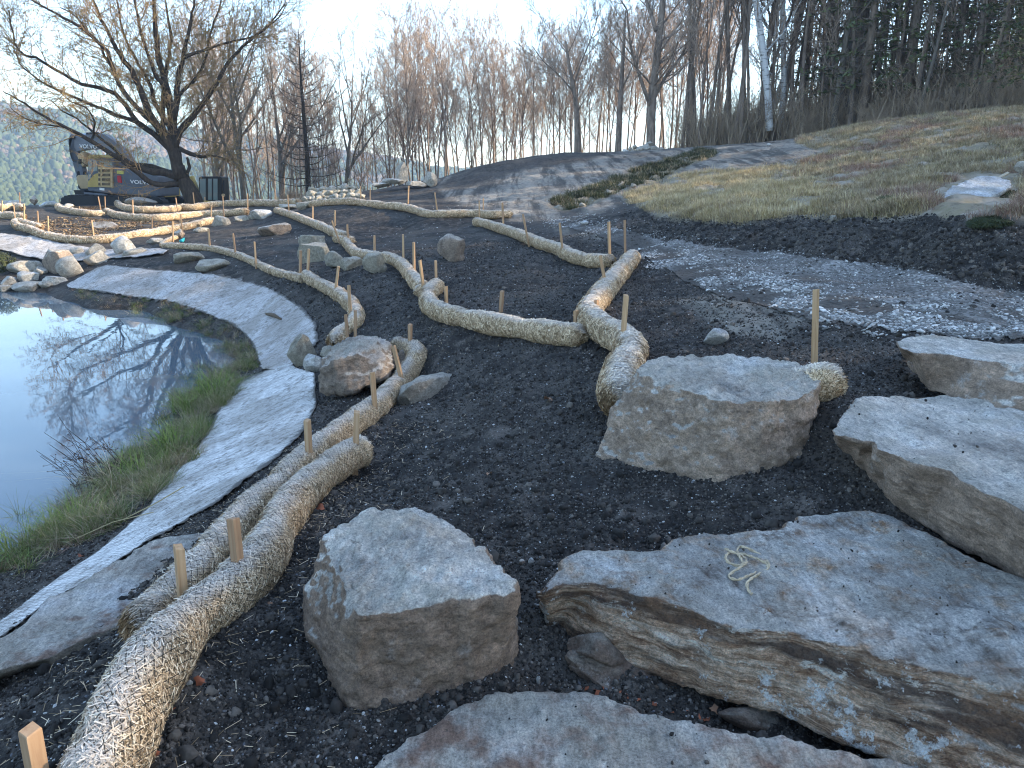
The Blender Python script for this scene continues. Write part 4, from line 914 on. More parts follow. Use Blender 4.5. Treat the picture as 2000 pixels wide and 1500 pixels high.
at_ = trk.data.attributes.new("grav", 'FLOAT', 'POINT'); at_.data.foreach_set("value", np.clip(gv*(.75+.7*fbm(tv[:, 0]/.3, tv[:, 1]/.3, 5, 3)), 0, 1).astype(np.float32))
for pl, n0, s0 in [(b, 2600 if i_ < 2 else 5200, .0135) for i_, b in enumerate(BRIGHT)]+[(FINE, 15000, .0085)]:
    xs = [a for a, b in pl]; ys = [b for a, b in pl]; n = int(n0*1.7); thr = .0 if pl is not FINE else -.3
    # spread over the real area: candidates over the world-space bounds of the patch
    w = np.array([hit(a, b) for a, b in pl]); X = g.uniform(w[:, 0].min(), w[:, 0].max(), n); Y = g.uniform(w[:, 1].min(), w[:, 1].max(), n); Z = HF(X, Y)+.012
    qx, qy = proj(X, Y, Z); f = poly_soft(qx, qy, pl, 14); k = g.random(n) < f*np.clip(.45+2.2*(fbm(X/.5, Y/.5, 2, 3)-thr), .03, 1)*(.8 if pl is not FINE else .6)
    PP.append(np.stack([X, Y, Z], -1)[k]); SC.append(s0*g.uniform(.5, 1.5, k.sum())*(1+.6*(g.random(k.sum()) < .08)))
PP = np.concatenate(PP); SC = np.concatenate(SC); n = len(PP)
scatter("track_gravel", gravs, PP, SC[:, None]*g.uniform(.7, 1.3, (n, 3)), g.uniform(-.6, .6, (n, 3))*[1, 1, 6], g.integers(0, 5, n), "blue-grey and white crushed stone on the muddy track", "gravel")

# ------------------------------------------------------------------ grass
def blade_tuft(name, mat, nb, h, spread, bend, wd, seed, link=False):
    g = np.random.default_rng(seed); V = []; Fc = []
    for b in range(nb):
        a = g.uniform(0, 6.28); r = spread*math.sqrt(g.random()); p = np.array([r*math.cos(a), r*math.sin(a), 0.0]); az = a+g.normal(0, .8); hh = h*g.uniform(.45, 1.15); bd = bend*g.uniform(.2, 1.3)
        sd_ = np.array([-math.sin(az), math.cos(az), 0])*wd/2; k0 = len(V)
        for q in range(4):
            t = q/3; c = p+np.array([math.cos(az), math.sin(az), 0])*bd*hh*t*t+np.array([0, 0, hh*(t-.45*bd*t*t)]); w = sd_*(1-t*.9)
            V += [c-w, c+w]
        for q in range(3): Fc.append((k0+2*q, k0+2*q+1, k0+2*q+3, k0+2*q+2))
    return mesh_obj(name, np.array(V), np.array(Fc), mat, link=link, smooth=False)
def grass_mat(name, cols):
    t = NT(name); r = t.rnd_island(); o = t.rnd_obj(); m = t.math('ADD', t.math('MULTIPLY', r, .6), t.math('MULTIPLY', o, .4))
    st = [(i/(len(cols)-1)*.8+.1, c) for i, c in enumerate(cols)]; return t.done(t.ramp(m, st), rough=.75)
M_gdry = grass_mat("grass_dry", [(.13, .105, .055), (.24, .18, .10), (.38, .30, .18), (.52, .44, .30), (.28, .18, .12)])
M_ggrn = grass_mat("grass_green", [(.04, .06, .02), (.085, .12, .03), (.16, .18, .05), (.30, .25, .13)])
M_gyel = grass_mat("grass_yellow", [(.26, .205, .09), (.46, .355, .17), (.62, .49, .28), (.70, .57, .38)])
M_gred = grass_mat("weed_red", [(.14, .085, .06), (.26, .155, .11), (.34, .23, .17), (.42, .33, .25)])
dry = protos("grass_tufts", [blade_tuft("tuft", m_, 26, h_, .10, .9, .007, s_) for m_, h_, s_ in ((M_gdry, .08, 1), (M_gyel, .12, 2), (M_ggrn, .07, 3), (M_gdry, .11, 4), (M_gred, .08, 5), (M_gred, .12, 6))])
x, y, g = polar_pts(150000, 8, 46, 6, 36, seed=41, power=.8); z = HF(x, y); px, py = proj(x, y, z)
f = poly_soft(px, py, GRASS_POLY, 8); dens = np.clip(.34+1.2*fbm(x/1.1, y/1.1, 5, 4), .02, 1); k = (g.random(len(x)) < f*dens) & ~in_poly(px, py, [(1820,372),(1900,335),(1990,340),(1990,405),(1920,420),(1835,418)])
x, y, z, px, py = x[k], y[k], z[k], px[k], py[k]; n = len(x)
redz = fbm(x/2.5+3, y/2.5, 1, 3)+.35*np.clip((px-1500)/300, 0, 1)*(py > 235)-.15; yel = poly_soft(px, py, [(1225,385),(1340,350),(1500,355),(1580,390),(1560,425),(1290,425)], 60)
u = g.random(n); ix = np.where(u < .55, 0, np.where(u < .88, 3, np.where(u < .91, 2, 1))); ix = np.where((redz > .32) & (g.random(n) < .75), g.integers(4, 6, n), ix); ix = np.where(g.random(n) < yel*.5, 1, ix)
s = g.uniform(.55, 1.3, n)*(1+.012*np.hypot(x, y))
scatter("meadow_grass", dry, np.stack([x, y, z-.01], -1), s[:, None]*np.array([[1, 1, 1]]), np.stack([g.normal(0, .25, n), g.normal(0, .25, n), g.uniform(0, 6.28, n)], -1), ix, "frosty yellow and brown grass covering the slope below the woods", "grass")
# turf strip on the mound
M_moss = grass_mat("bush_green", [(.025, .034, .016), (.05, .06, .024), (.085, .085, .035)])
x, y, g = polar_pts(90000, 20, 44, 2, 17, seed=42); z = HF(x, y); px, py = proj(x, y, z); k = g.random(len(x)) < poly_soft(px, py, TURF, 6)*np.clip(.3+1.2*fbm(x/.8, y/.8, 9, 3), 0, 1); x, y, z = x[k], y[k], z[k]; n = len(x)
scatter("turf_strip", protos("turf_tufts", [blade_tuft("turf", M_moss, 22, .14, .12, 1.0, .012, 61), blade_tuft("turf", M_gdry, 18, .12, .12, 1.0, .012, 62)]), np.stack([x, y, z], -1), g.uniform(.7, 1.5, (n, 1))*np.ones((1, 3)), np.stack([g.normal(0, .3, n), g.normal(0, .3, n), g.uniform(0, 6.28, n)], -1), (g.random(n) < .4).astype(int), "dark green turf left in a strip along the side of the mound", "turf")
# pond edge grass
EDGE1 = [(0,1062),(100,1005),(200,925),(290,855),(330,800),(375,745),(420,722),(470,735),(468,770),(430,800),(400,845),(388,890),(345,935),(300,985),(215,1030),(120,1075),(40,1120),(0,1125)]
EDGE2 = [(130,566),(200,578),(260,585),(340,598),(400,617),(450,640),(500,690),(498,715),(450,725),(420,700),(430,675),(380,655),(300,635),(220,612),(150,588)]
wet = protos("pond_tufts", [blade_tuft("tuft", M_ggrn, 34, .26, .05, 1.2, .005, 11), blade_tuft("tuft", M_ggrn, 30, .18, .06, 1.3, .005, 12), blade_tuft("tuft", M_gdry, 24, .26, .06, 1.3, .004, 13), blade_tuft("tuft", M_gred, 20, .16, .07, 1.2, .005, 14)])
x, y, g = polar_pts(60000, 3.4, 22, -40, -12, seed=43); z = H(x, y); px, py = proj(x, y, z)
f = np.maximum(poly_soft(px, py, EDGE1, 6)*.75, poly_soft(px, py, EDGE2, 5)*.85); k = (g.random(len(x)) < f*np.clip(.35+1.5*fbm(x/.45, y/.45, 4, 3), 0, 1)); x, y, z, py = x[k], y[k], z[k], py[k]; n = len(x)
z = np.maximum(z, WZ-.04); ix = g.choice(4, n, p=[.24, .24, .28, .24]); far_ = py < 730; ix = np.where(far_, g.choice(4, n, p=[.18, .22, .30, .30]), ix)
s = g.uniform(.5, 1.15, n)*np.where(far_, .75, .85)
scatter("pond_edge_grass", wet, np.stack([x, y, z-.01], -1), s[:, None]*np.ones((1, 3)), np.stack([g.normal(0, .35, n), g.normal(0, .35, n)-.25, g.uniform(0, 6.28, n)], -1), ix, "mixed green and brown grass along the waterline", "grass")
M_tus = grass_mat("tussock_green", [(.07, .11, .025), (.14, .21, .035), (.22, .27, .06), (.40, .34, .16)])
for q, (a, b, h_, lab) in enumerate([(418,775,.42,"bright green grass tussock at the pond edge beside the mat's narrow waist"),(372,800,.3,"smaller grass tussock left of the brightest one at the pond edge"),(345,880,.34,"broad green tussock halfway down the pond edge"),(275,935,.32,"green tussock with long blades nearest the lower mat edge"),(60,1075,.3,"dark green tussock at the left edge of the picture by the water"),(150,1030,.28,"green tussock leaning over the water at lower left")]):
    p = hit(a, b); o = blade_tuft("grass_tussock", M_tus, 260, h_*1.15, .2, 1.25, .007, 90+q, link=True); o.location = (p.x, p.y, max(p.z, WZ)-.02); tag(o, lab, "grass tussock")
p = hit(225, 965); o = blade_tuft("grass_tussock", M_gdry, 60, .55, .06, 1.6, .006, 99, link=True); o.location = (p.x, p.y, p.z-.02); tag(o, "straw-coloured tussock with long blades falling toward the mat", "grass tussock")
# brown weed with seed heads over the water
a = Acc(); g2 = random.Random(8); base = hit(205, 960)
for s_ in range(26):
    az = g2.uniform(1.6, 4.7); h_ = g2.uniform(.25, .6); p0 = Vector((g2.uniform(-.25, .15), g2.uniform(-.3, .35), 0)); pts = [p0+Vector((math.cos(az)*t*t*h_*.7, math.sin(az)*t*t*h_*.3, h_*t)) for t in (0, .35, .7, 1)]
    a.tube(pts, .0022, 3)
    for b in range(9):
        t = g2.uniform(.35, 1); q = pts[int(t*2.99)]; e = q+Vector((g2.gauss(0, .05), g2.gauss(0, .05), g2.uniform(0, .06))); a.tube([q, e], .0015, 3); a.tube([e, e+Vector((0, 0, .006))], .005, 4)
o = a.build("seedhead_weed", plain("weed", (.06, .04, .03), .9), loc=(base.x, base.y, max(base.z, WZ))); tag(o, "leafless brown weed with round seed heads hanging over the water", "weed")
a = Acc()
b0 = hit(356, 688-0)
# dark evergreen bush at the left edge by the pond rocks
p = hit(0, 530); g = np.random.default_rng(9); n = 2600; d = g.normal(size=(n, 3)); d /= np.linalg.norm(d, axis=1)[:, None]; d[:, 2] = abs(d[:, 2]); c = d*(g.uniform(.6, 1, n)**.5)[:, None]*np.array([.45, .45, .55])*(1+.25*noise(d[:, 0]*3, d[:, 1]*3, d[:, 2]*3))[:, None]
t1 = g.normal(size=(n, 3)); t1 /= np.linalg.norm(t1, axis=1)[:, None]; t2 = np.cross(t1, d); q = np.stack([c-t1*.03, c+t2*.015, c+t1*.03, c-t2*.015], 1).reshape(-1, 3)
o = mesh_obj("low_bush", q, np.arange(4*n).reshape(-1, 4), M_moss, smooth=False, loc=p); tag(o, "dark green low bush at the left edge beside the beige block", "bush")
# moss clumps on the bank top
for q_, (a_, b_, w_, lab) in enumerate([(1745,392,85,"mossy turf clump on the bank top above a flat pale rock"),(1960,378,70,"mossy turf clump behind the white slab at the right edge"),(1935,432,80,"overhanging mossy turf clump at the right end of the bank")]):
    p = hit(a_, b_+8); s_ = p.y/F*w_/2; n = 1800; g = np.random.default_rng(60+q_); d = g.normal(size=(n, 3)); d[:, 2] = abs(d[:, 2]); d /= np.linalg.norm(d, axis=1)[:, None]; c = d*np.array([s_, s_*.7, s_*.35])*(1+.3*noise(d[:, 0]*2+q_, d[:, 1]*2, d[:, 2]*2))[:, None]
    t1 = g.normal(size=(n, 3))+[0, 0, -.6]; t1 /= np.linalg.norm(t1, axis=1)[:, None]; t2 = np.cross(t1, d); q = np.stack([c-t1*.03, c+t2*.008, c+t1*.05, c-t2*.008], 1).reshape(-1, 3)
    o = mesh_obj("turf_clump", q, np.arange(4*n).reshape(-1, 4), M_moss, smooth=False, loc=p); tag(o, lab, "turf clump")

# ------------------------------------------------------------------ twine, scrap, stick, leaves
def onB(px, py, h=.006): 
    p = PZ(px, py, .205+h); return p
rope = [(1417,1071),(1430,1078),(1450,1086),(1458,1098),(1446,1108),(1430,1118),(1424,1126),(1440,1132),(1462,1124),(1482,1116),(1498,1112),(1500,1100),(1490,1088),(1474,1078),(1458,1070),(1445,1068),(1440,1078),(1448,1092),(1452,1102),(1436,1104),(1420,1096),(1418,1084),(1430,1078),(1452,1082),(1480,1092),(1499,1104),(1488,1118),(1468,1130),(1459,1140),(1462,1152),(1468,1160)]
a = Acc(); rp = [onB(x_, y_, .007+.006*math.sin(i_*1.9)) for i_, (x_, y_) in enumerate(rope)]; rp = catmull(rp, .008)
for ph in (0, math.pi):
    a.tube([p+Vector((math.cos(i_*.9+ph)*.003, 0, math.sin(i_*.9+ph)*.003)) for i_, p in enumerate(rp)], .0034, 5)
o = a.build("twine", plain("jute_twine", (.46, .37, .25), .9, var=.35, scale=60), smooth=True); tag(o, "loose tangle of tan twine lying on the layered slab", "twine")
M_teal = plain("teal_plastic", (.04, .42, .45), .4)
p = hit(356, 473); co, f = chisel(77, 3, 6, .15); o = mesh_obj("plastic_scrap", co*np.array([.1, .05, .06]), f, M_teal, loc=p+Vector((0, 0, .05))); o.rotation_euler = (0, -.6, 0); tag(o, "small crumpled teal plastic scrap on the dark soil", "plastic scrap")
a = Acc(); e1, e2 = hit(520, 613, .05), hit(549, 623, .05); a.tube([e1, (e1+e2)/2+Vector((0, 0, .02)), e2], [.02, .035, .015], 6)
o = a.build("stick", plain("bark_brown", (.12, .085, .055), .9)); tag(o, "short brown stick lying on the middle mat", "stick")
a = Acc(); e1, e2 = hit(1905, 352, .1), hit(1925, 338, .1); a.tube([P(1950, 348, 12.0), P(1968, 338, 12.1)], .025, 5)
o = a.build("stick", plain("pale_stick", (.45, .38, .28), .8)); tag(o, "pale broken stick on top of the white slab", "stick")
a = Acc(); tw = [hit(240, 1015, .03), hit(300, 985, .1), hit(360, 950, .12)]; a.tube(tw, .004, 4); a.tube([hit(130, 1060, .04), hit(220, 1020, .1), hit(300, 1000, .06)], .003, 4)
o = a.build("dead_stalk", plain("dead_stalk", (.40, .32, .17), .8)); tag(o, "long dead stalks lying from the pond grass onto the mat edge", "stalk")
M_leaf = plain("dead_leaf", (.24, .075, .035), .7, var=.5, scale=20)
M_leaf2 = plain("pale_leaf", (.27, .15, .09), .7, var=.4, scale=20)
def leaf(px, py, w, m, label, z=None, seed=0):
    p = hit(px, py) if z is None else PZ(px, py, z); s = w*p.y/F/2*1.5; g = random.Random(seed+px); n = 12; V = [(0, 0, 0)]
    for k in range(n):
        a_ = 2*math.pi*k/n; r_ = s*(1 if k % 2 else .72)*g.uniform(.8, 1.1); V.append((r_*math.cos(a_), r_*.6*math.sin(a_), s*.35*math.cos(a_*2)*g.uniform(.5, 1)))
    o = mesh_obj("fallen_leaf", V, [(0, k+1, (k+1) % n+1) for k in range(n)], m, smooth=True, loc=p+Vector((0, 0, .012+s*.2))); o.rotation_euler = (g.uniform(-.3, .5), g.uniform(-.4, .4), g.uniform(0, 6)); tag(o, label, "fallen leaf")
for q, (a_, b_, w_, m_, lab) in enumerate([(304,1480,26,M_leaf,"curled red-brown leaf at the foot of the nearest straw log, bottom edge"),(336,1393,18,M_leaf,"brown leaf tucked against the right side of the nearest straw log"),(392,1340,26,M_leaf,"reddish leaf on soil right of the nearest straw log"),(528,1195,22,M_leaf2,"tan leaf on soil between the nearest straw log and the muddy boulder"),
    (918,1303,28,M_leaf,"red leaf at the foot of the muddy boulder"),(1180,1362,50,M_leaf,"large red leaf under the left part of the layered slab"),(1212,1374,30,M_leaf,"folded red leaf right of the large one under the layered slab"),(1272,1380,16,M_leaf,"small red leaf in the gap under the layered slab"),(1395,1395,26,M_leaf2,"tan leaf in the gap below the middle of the layered slab"),
    (1070,786,24,M_leaf2,"pale leaf lying alone in the middle of the open soil"),(955,930,14,M_leaf2,"tiny reddish leaf on the soil above the muddy boulder"),(626,998,20,M_leaf,"red-brown leaf between the near straw logs' pinch and the open soil"),(160,1090,14,M_leaf,"red leaf in the pond grass at lower left"),(1235,690,18,M_leaf2,"pale leaf at the right side of the golden straw log")]):
    leaf(a_, b_, w_, m_, lab, seed=q)
# leaf and straw litter on the left terraces
def litter(name, poly, n, s0, seed, m, label):
    g = np.random.default_rng(seed); w = np.array([tuple(hit(a_, b_)) for a_, b_ in poly]); X = g.uniform(w[:, 0].min(), w[:, 0].max(), n); Y = g.uniform(w[:, 1].min(), w[:, 1].max(), n); Z = HF(X, Y); qx, qy = proj(X, Y, Z)
    k = in_poly(qx, qy, poly) & (fbm(X/1.2, Y/1.2, seed, 3) > -.15); X, Y, Z = X[k], Y[k], Z[k]; n = len(X); t1 = g.normal(size=(n, 3))*[1, 1, .35]; t1 /= np.linalg.norm(t1, axis=1)[:, None]; t2 = np.cross(t1, [0, 0, 1.0]+g.normal(0, .3, (n, 3))); s = s0*g.uniform(.5, 1.4, (n, 1)); c = np.stack([X, Y, Z+s0*.4], -1)
    q = np.stack([c-t1*s, c+t2*s*.55, c+t1*s, c-t2*s*.55], 1).reshape(-1, 3); o = mesh_obj(name, q, np.arange(4*n).reshape(-1, 4), m, smooth=False); tag(o, label, "leaf litter", kind='stuff')
M_lit = grass_mat("litter", [(.09, .05, .03), (.20, .12, .06), (.36, .25, .13), (.50, .38, .22)])
litter("leaf_litter", [(60,425),(200,425),(400,430),(390,442),(250,460),(130,462),(80,445)], 14000, .035, 4, M_lit, "brown leaves and straw bits scattered on the far left terrace")
litter("leaf_litter", [(120,404),(330,402),(340,406),(240,412),(130,409)], 9000, .045, 5, M_lit, "sunlit leaves between the far straw logs by the excavator")
litter("leaf_litter", [(1120,1345),(1180,1352),(1300,1392),(1420,1425),(1410,1405),(1250,1355),(1160,1330)], 90, .011, 6, M_leaf, "small red-brown leaf bits in the gap under the layered slab")
# loose straw on the soil near the logs
g = np.random.default_rng(77); n = 2600; cc = [hit(a_, b_) for a_, b_ in N1+N2]; ci_ = g.integers(0, len(cc), n); base_ = np.array(cc)[ci_]; x = base_[:, 0]+g.normal(0, .33, n); y = base_[:, 1]+g.normal(0, .4, n); z = HF(x, y)
px, py = proj(x, y, z); k = z > WZ+.1; x, y, z = x[k], y[k], z[k]; n = len(x); th = g.uniform(0, 6.28, n); ln = g.uniform(.008, .028, n); d = np.stack([np.cos(th), np.sin(th), g.normal(0, .15, n)], -1)*ln[:, None]; w = np.stack([-np.sin(th), np.cos(th), 0*th], -1)*.0011; c = np.stack([x, y, z+.006], -1)
q = np.stack([c-d-w, c+d-w, c+d+w, c-d+w], 1).reshape(-1, 3); o = mesh_obj("loose_straw", q, np.arange(4*n).reshape(-1, 4), M_straw, smooth=False); tag(o, "loose bits of straw on the soil beside the near straw logs", "straw", kind='stuff')
# crumbs of soil on the slabs
def crumbs(name, coll, n, zt, box, poly, s0, label, seed, tp="soil"):
    g = np.random.default_rng(seed); c = np.array([tuple(PZ(a_, b_, zt)) for a_, b_ in poly]); X = g.uniform(c[:, 0].min(), min(c[:, 0].max(), 3), n); Y = g.uniform(c[:, 1].min(), c[:, 1].max(), n); k = in_poly(X, Y, [(p_[0], p_[1]) for p_ in c]) & (fbm(X/.3, Y/.3, seed, 3) > -.05); X, Y = X[k], Y[k]; n = len(X); s = s0*(.3+g.random(n)**4*2)
    scatter(name, coll, np.stack([X, Y, np.full(n, zt+.004)], -1), s[:, None]*g.uniform(.7, 1.3, (n, 3)), g.uniform(0, 6.28, (n, 3)), g.integers(0, 5, n), label, tp)
crumbs("slab_crumbs", clods, 700, .212, None, B, .0028, "dark crumbs of soil on the layered slab", 3)
crumbs("slab_crumbs", clods, 500, .462, None, C, .0035, "dark crumbs of soil on the thick middle slab", 4)
crumbs("slab_crumbs", clods, 400, .04, None, A, .003, "dark crumbs of soil on the rusty slab", 5)
# ------------------------------------------------------------------ large excavator
M_vg = plain("paint_grey", (.11, .122, .145), .45, var=.12); M_vy = plain("paint_yellow", (.46, .33, .10), .5); M_vt = plain("paint_tan", (.52, .38, .2), .55); M_dark = plain("steel_dark", (.022, .022, .024), .6); M_buck = plain("bucket_tan", (.45, .33, .19), .7)
M_glass = NT("glass"); M_glass = M_glass.done((.16, .21, .20), rough=.05); M_glass.node_tree.nodes["Principled BSDF"].inputs["Specular IOR Level"].default_value = .7
M_white = plain("lettering_white", (.8, .8, .78), .5); M_red = plain("reflector_red", (.45, .02, .03), .3); M_blk = plain("paint_black", (.012, .012, .013), .35); M_stk = plain("sticker_yellow", (.55, .5, .12), .5); M_steel = plain("cylinder_rod", (.5, .5, .52), .25, 1.0)
EY = 45.0; eb = P(250, 404, EY); ebz = float(H(eb.x, eb.y)); eb.z = min(eb.z, P(250, 403, EY).z)
ex = empty("large_excavator", (eb.x, eb.y, eb.z), R(0), "large grey and yellow crawler excavator parked behind the leaning tree, bucket curled at left", "excavator")
def E_(px, py):
    p = P(px, py, EY); return (p.x-eb.x, p.z-eb.z)
def epoly(pts): return [E_(a_, b_) for a_, b_ in pts]
def eprism(name, pts, y0, y1, mat, parent, bevel=.03):
    a = Acc(); a.prism(epoly(pts), y0, y1); return a.build(name, mat, parent, bevel=bevel)
house = eprism("body", [(195,363),(195,372),(228,376),(329,384),(331,366),(329,343),(322,338),(290,333),(243,329),(236,332),(236,344),(216,350),(205,352)], -1.3, 1.3, M_vg, ex, .08)
eprism("under_plate", [(204,374),(228,376),(322,383),(322,387),(204,381)], -1.1, 1.1, M_dark, ex)
for s, y0 in ((-1, -1.75), (1, 1.05)):
    a = Acc(); tp = [(150,402),(152,390),(158,383),(172,380),(330,384),(341,388),(345,395),(342,403),(330,406),(165,406)]
    a.prism(epoly(tp), y0, y0+.7); tk = a.build("track", M_dark, ex, bevel=.05)
    a = Acc(); N = len(tp)
    for k in range(N):
        (x1, z1), (x2, z2) = E_(*tp[k]), E_(*tp[(k+1) % N]); L = math.hypot(x2-x1, z2-z1); m = max(1, int(L/.2))
        for q in range(m):
            t = (q+.5)/m; an = math.atan2(z2-z1, x2-x1); a.box((x1+(x2-x1)*t, y0+.35, z1+(z2-z1)*t), (.15, .74, .07), Matrix.Rotation(-an, 3, 'Y'))
    o = a.build("track_shoes", M_dark, tk); o['kind'] = 'stuff'
    for px_ in list(range(185, 325, 18)):
        c = E_(px_, 401); a = Acc(); a.tube([Vector((c[0], y0-.03, c[1])), Vector((c[0], y0+.1, c[1]))], .11, 10); a.build("roller", M_dark, tk)
    for px_, r_ in ((165, .32), (333, .3)):
        c = E_(px_, 394); a = Acc(); a.tube([Vector((c[0], y0-.04, c[1])), Vector((c[0], y0+.1, c[1]))], r_, 14); a.build("sprocket", M_dark, tk)
pn = eprism("side_panel", [(195,365),(196,355),(203,346),(209,340),(216,338),(216,365)], -1.34, -1.2, M_vy, ex)
gp = eprism("grille_panel", [(216.5,326.5),(243.5,328),(244.5,366),(217,364.5)], -1.42, -1.25, M_vt, ex)
for q in range(4):
    y1 = 330+q*8.6
    for x1, x2 in ((218, 221.5), (225, 240)):
        v_ = eprism("louvre", [(x1,y1),(x2,y1+.3),(x2,y1+6.6),(x1,y1+6.3)], -1.45, -1.40, M_vt, gp, 0)
        a = Acc()
        nx = 2 if x2-x1 < 5 else 7
        for k in range(nx):
            u_ = x1+(x2-x1)*(k+.3)/nx; w_ = (x2-x1)/nx*.45; a.prism(epoly([(u_,y1+.8),(u_+w_,y1+.8),(u_+w_,y1+5.8),(u_,y1+5.6)]), -1.47, -1.445)
        o = a.build("slats", M_dark, v_) if False else a.build("slot", M_dark, gp)
cab = eprism("cab", [(195,310),(215,309),(244,313),(244,328),(216,328),(216,338),(208,341),(195,353)], -1.3, -.2, M_vg, ex, .04)
eprism("cab_roof", [(195,311),(196,306),(201,303.5),(222,303.5),(226,309),(216,311)], -1.33, -.18, M_vy, cab, .05)
for nm, pl in (("side_window", [(197,313),(204,313),(204,335),(197,335)]), ("side_window", [(206,313),(214,313),(214,334),(206,335)]), ("rear_window", [(219,313),(242,316),(243,326),(219,326)]), ("lower_window", [(197,340),(202,340),(202,349),(197,351)])):
    eprism(nm, pl, -1.33, -1.28, M_glass, cab, 0)
a = Acc(); m0 = E_(195, 325); m1 = E_(187, 317); a.tube([Vector((m0[0], -1.3, m0[1])), Vector((m1[0], -1.5, m1[1]))], .025, 5); arm_ = a.build("mirror_arm", M_dark, cab)
eprism("mirror", [(183,312),(188,312),(188,321),(183,321)], -1.6, -1.5, M_blk, cab, .02)
ct = eprism("counterweight", [(300,337),(322,340),(331,345),(332,383),(302,381)], -1.36, 1.36, M_vg, ex, .12)
eprism("tail_lamp", [(251.5,343),(258.5,343),(260.5,357),(253,356)], -1.36, -1.28, M_red, ex, .01)
eprism("warning_sticker", [(251,333.5),(263.5,334),(263.5,340.5),(251,340)], -1.33, -1.29, M_stk, ex, 0)
eprism("data_plate", [(218,366),(227,367),(227,371.5),(218,370.5)], -1.33, -1.29, M_white, ex, 0)
eprism("step_rail", [(193,374.5),(233,378),(233,381.5),(193,378)], -1.6, -1.3, M_vg, ex)
eprism("step_rail", [(291,381.5),(322,385),(322,388),(291,385)], -1.6, -1.3, M_vg, ex)
eprism("rear_bumper", [(322,356),(329,358),(330,385),(323,385)], -.5, 1.6, M_vy, ex, .04)
hp = [Vector((E_(x_, y_)[0], -1.0, E_(x_, y_)[1])) for x_, y_ in ((262, 331), (263, 322), (283, 324), (284, 333))]
a = Acc(); a.tube(hp, .025, 5); a.build("handrail", M_dark, ex)
a = Acc(); c = E_(306, 336); a.tube([Vector((c[0], -.2, c[1])), Vector((c[0], -.2, c[1]+.35))], .06, 8); a.build("exhaust_pipe", M_dark, ex)
M_vb = plain("paint_boom", (.17, .18, .20), .45)
boom = eprism("boom", [(146,276),(150,268),(160,263.5),(206,262),(224,275),(246,296),(262,318),(262,332),(246,330),(232,314),(214,298),(200,291),(170,292),(152,296),(147,288)], -.12, .42, M_vb, ex, .03)
arm = eprism("arm", [(136,268),(140,262),(148,263),(152,272),(154,296),(163,330),(170,356),(166,362),(158,356),(148,334),(138,300)], -.08, .36, M_vg, ex, .03)
eprism("link_plate", [(156,304),(164,297),(168,300),(170,308),(171,322),(167,326),(161,318)], -.3, .55, M_buck, arm, .02)
eprism("guard_plate", [(137,262),(142,262),(146,276),(141,290),(138,280)], -.2, .5, M_vy, arm, .02) if False else None
def cyl(p, q, y, r, name, par, rod=.5):
    a0 = Vector((E_(*p)[0], y, E_(*p)[1])); b0 = Vector((E_(*q)[0], y, E_(*q)[1])); m_ = a0.lerp(b0, rod); a = Acc(); a.tube([a0, m_], r, 10); o = a.build(name, M_dark, par); a = Acc(); a.tube([m_, b0], r*.55, 8); a.build("rod", M_steel, o)
cyl((190,262),(152,263),.15,.12,"arm_cylinder",boom,.6); cyl((137,272),(150,325),.15,.11,"bucket_cylinder",arm,.7)
cyl((205,330),(216,296),-.35,.12,"boom_cylinder",boom,.6); cyl((205,330),(216,296),.65,.12,"boom_cylinder",boom,.6)
a = Acc()
for k in range(4):
    h_ = [(150,268+k),(143-k,272),(139+k,292),(143+k,310),(147+k,316)]; a.tube(catmull([Vector((E_(*u_)[0], -.15-.04*k, E_(*u_)[1])) for u_ in h_], .2), .025, 5)
a.build("hoses", M_blk, arm)
bk = eprism("bucket", [(163,346),(166,342),(193,341),(194,362),(186,368),(172,368),(165,358)], -.75, 1.0, M_buck, arm, .03)
for k in range(5): 
    u_ = 163+k*6.4; a = Acc(); a.prism(epoly([(u_,345),(u_+1,336),(u_+3,334.5),(u_+4.4,345)]), -.74+k*.3, -.58+k*.3); a.build("tooth", M_dark, bk)
cyl((160,360),(180,372),.15,.07,"linkage",bk,.5); eprism("bucket_bracket", [(156,352),(176,368),(186,372),(184,377),(164,376),(156,366)], -.2, .45, M_dark, bk, .02)
eprism("blade_edge", [(155,371),(175,371),(182,380),(158,380)], -.6, .8, M_dark, bk, .02)
def word(txt, px, py, hpx, y, parent, mat, rot=0.0, ws=1.0, off=.014):
    cu = bpy.data.curves.new("lettering", 'FONT'); cu.body = txt; cu.size = 1; cu.extrude = .02; cu.offset = off; cu.align_x = 'CENTER'; cu.space_character = 1.06
    o = bpy.data.objects.new("lettering", cu); col.objects.link(o); dg = bpy.context.evaluated_depsgraph_get(); me = bpy.data.meshes.new_from_object(o.evaluated_get(dg)); bpy.data.objects.remove(o)
    o = bpy.data.objects.new("lettering", me); col.objects.link(o); me.materials.clear(); me.materials.append(mat); o.parent = parent
    c = E_(px, py); h_ = hpx*EY/F; s = h_/.72; o.scale = (s*ws, s, .5); o.location = (c[0], y, c[1]); o.rotation_euler = (math.pi/2, rot, 0); return o
word("VOLVO", 175.5, 290.0, 7.0, -.15, boom, M_white, R(3), .95); word("VOLVO", 297.5, 359.0, 6.5, -1.38, ex, M_white, R(4), 1.25)
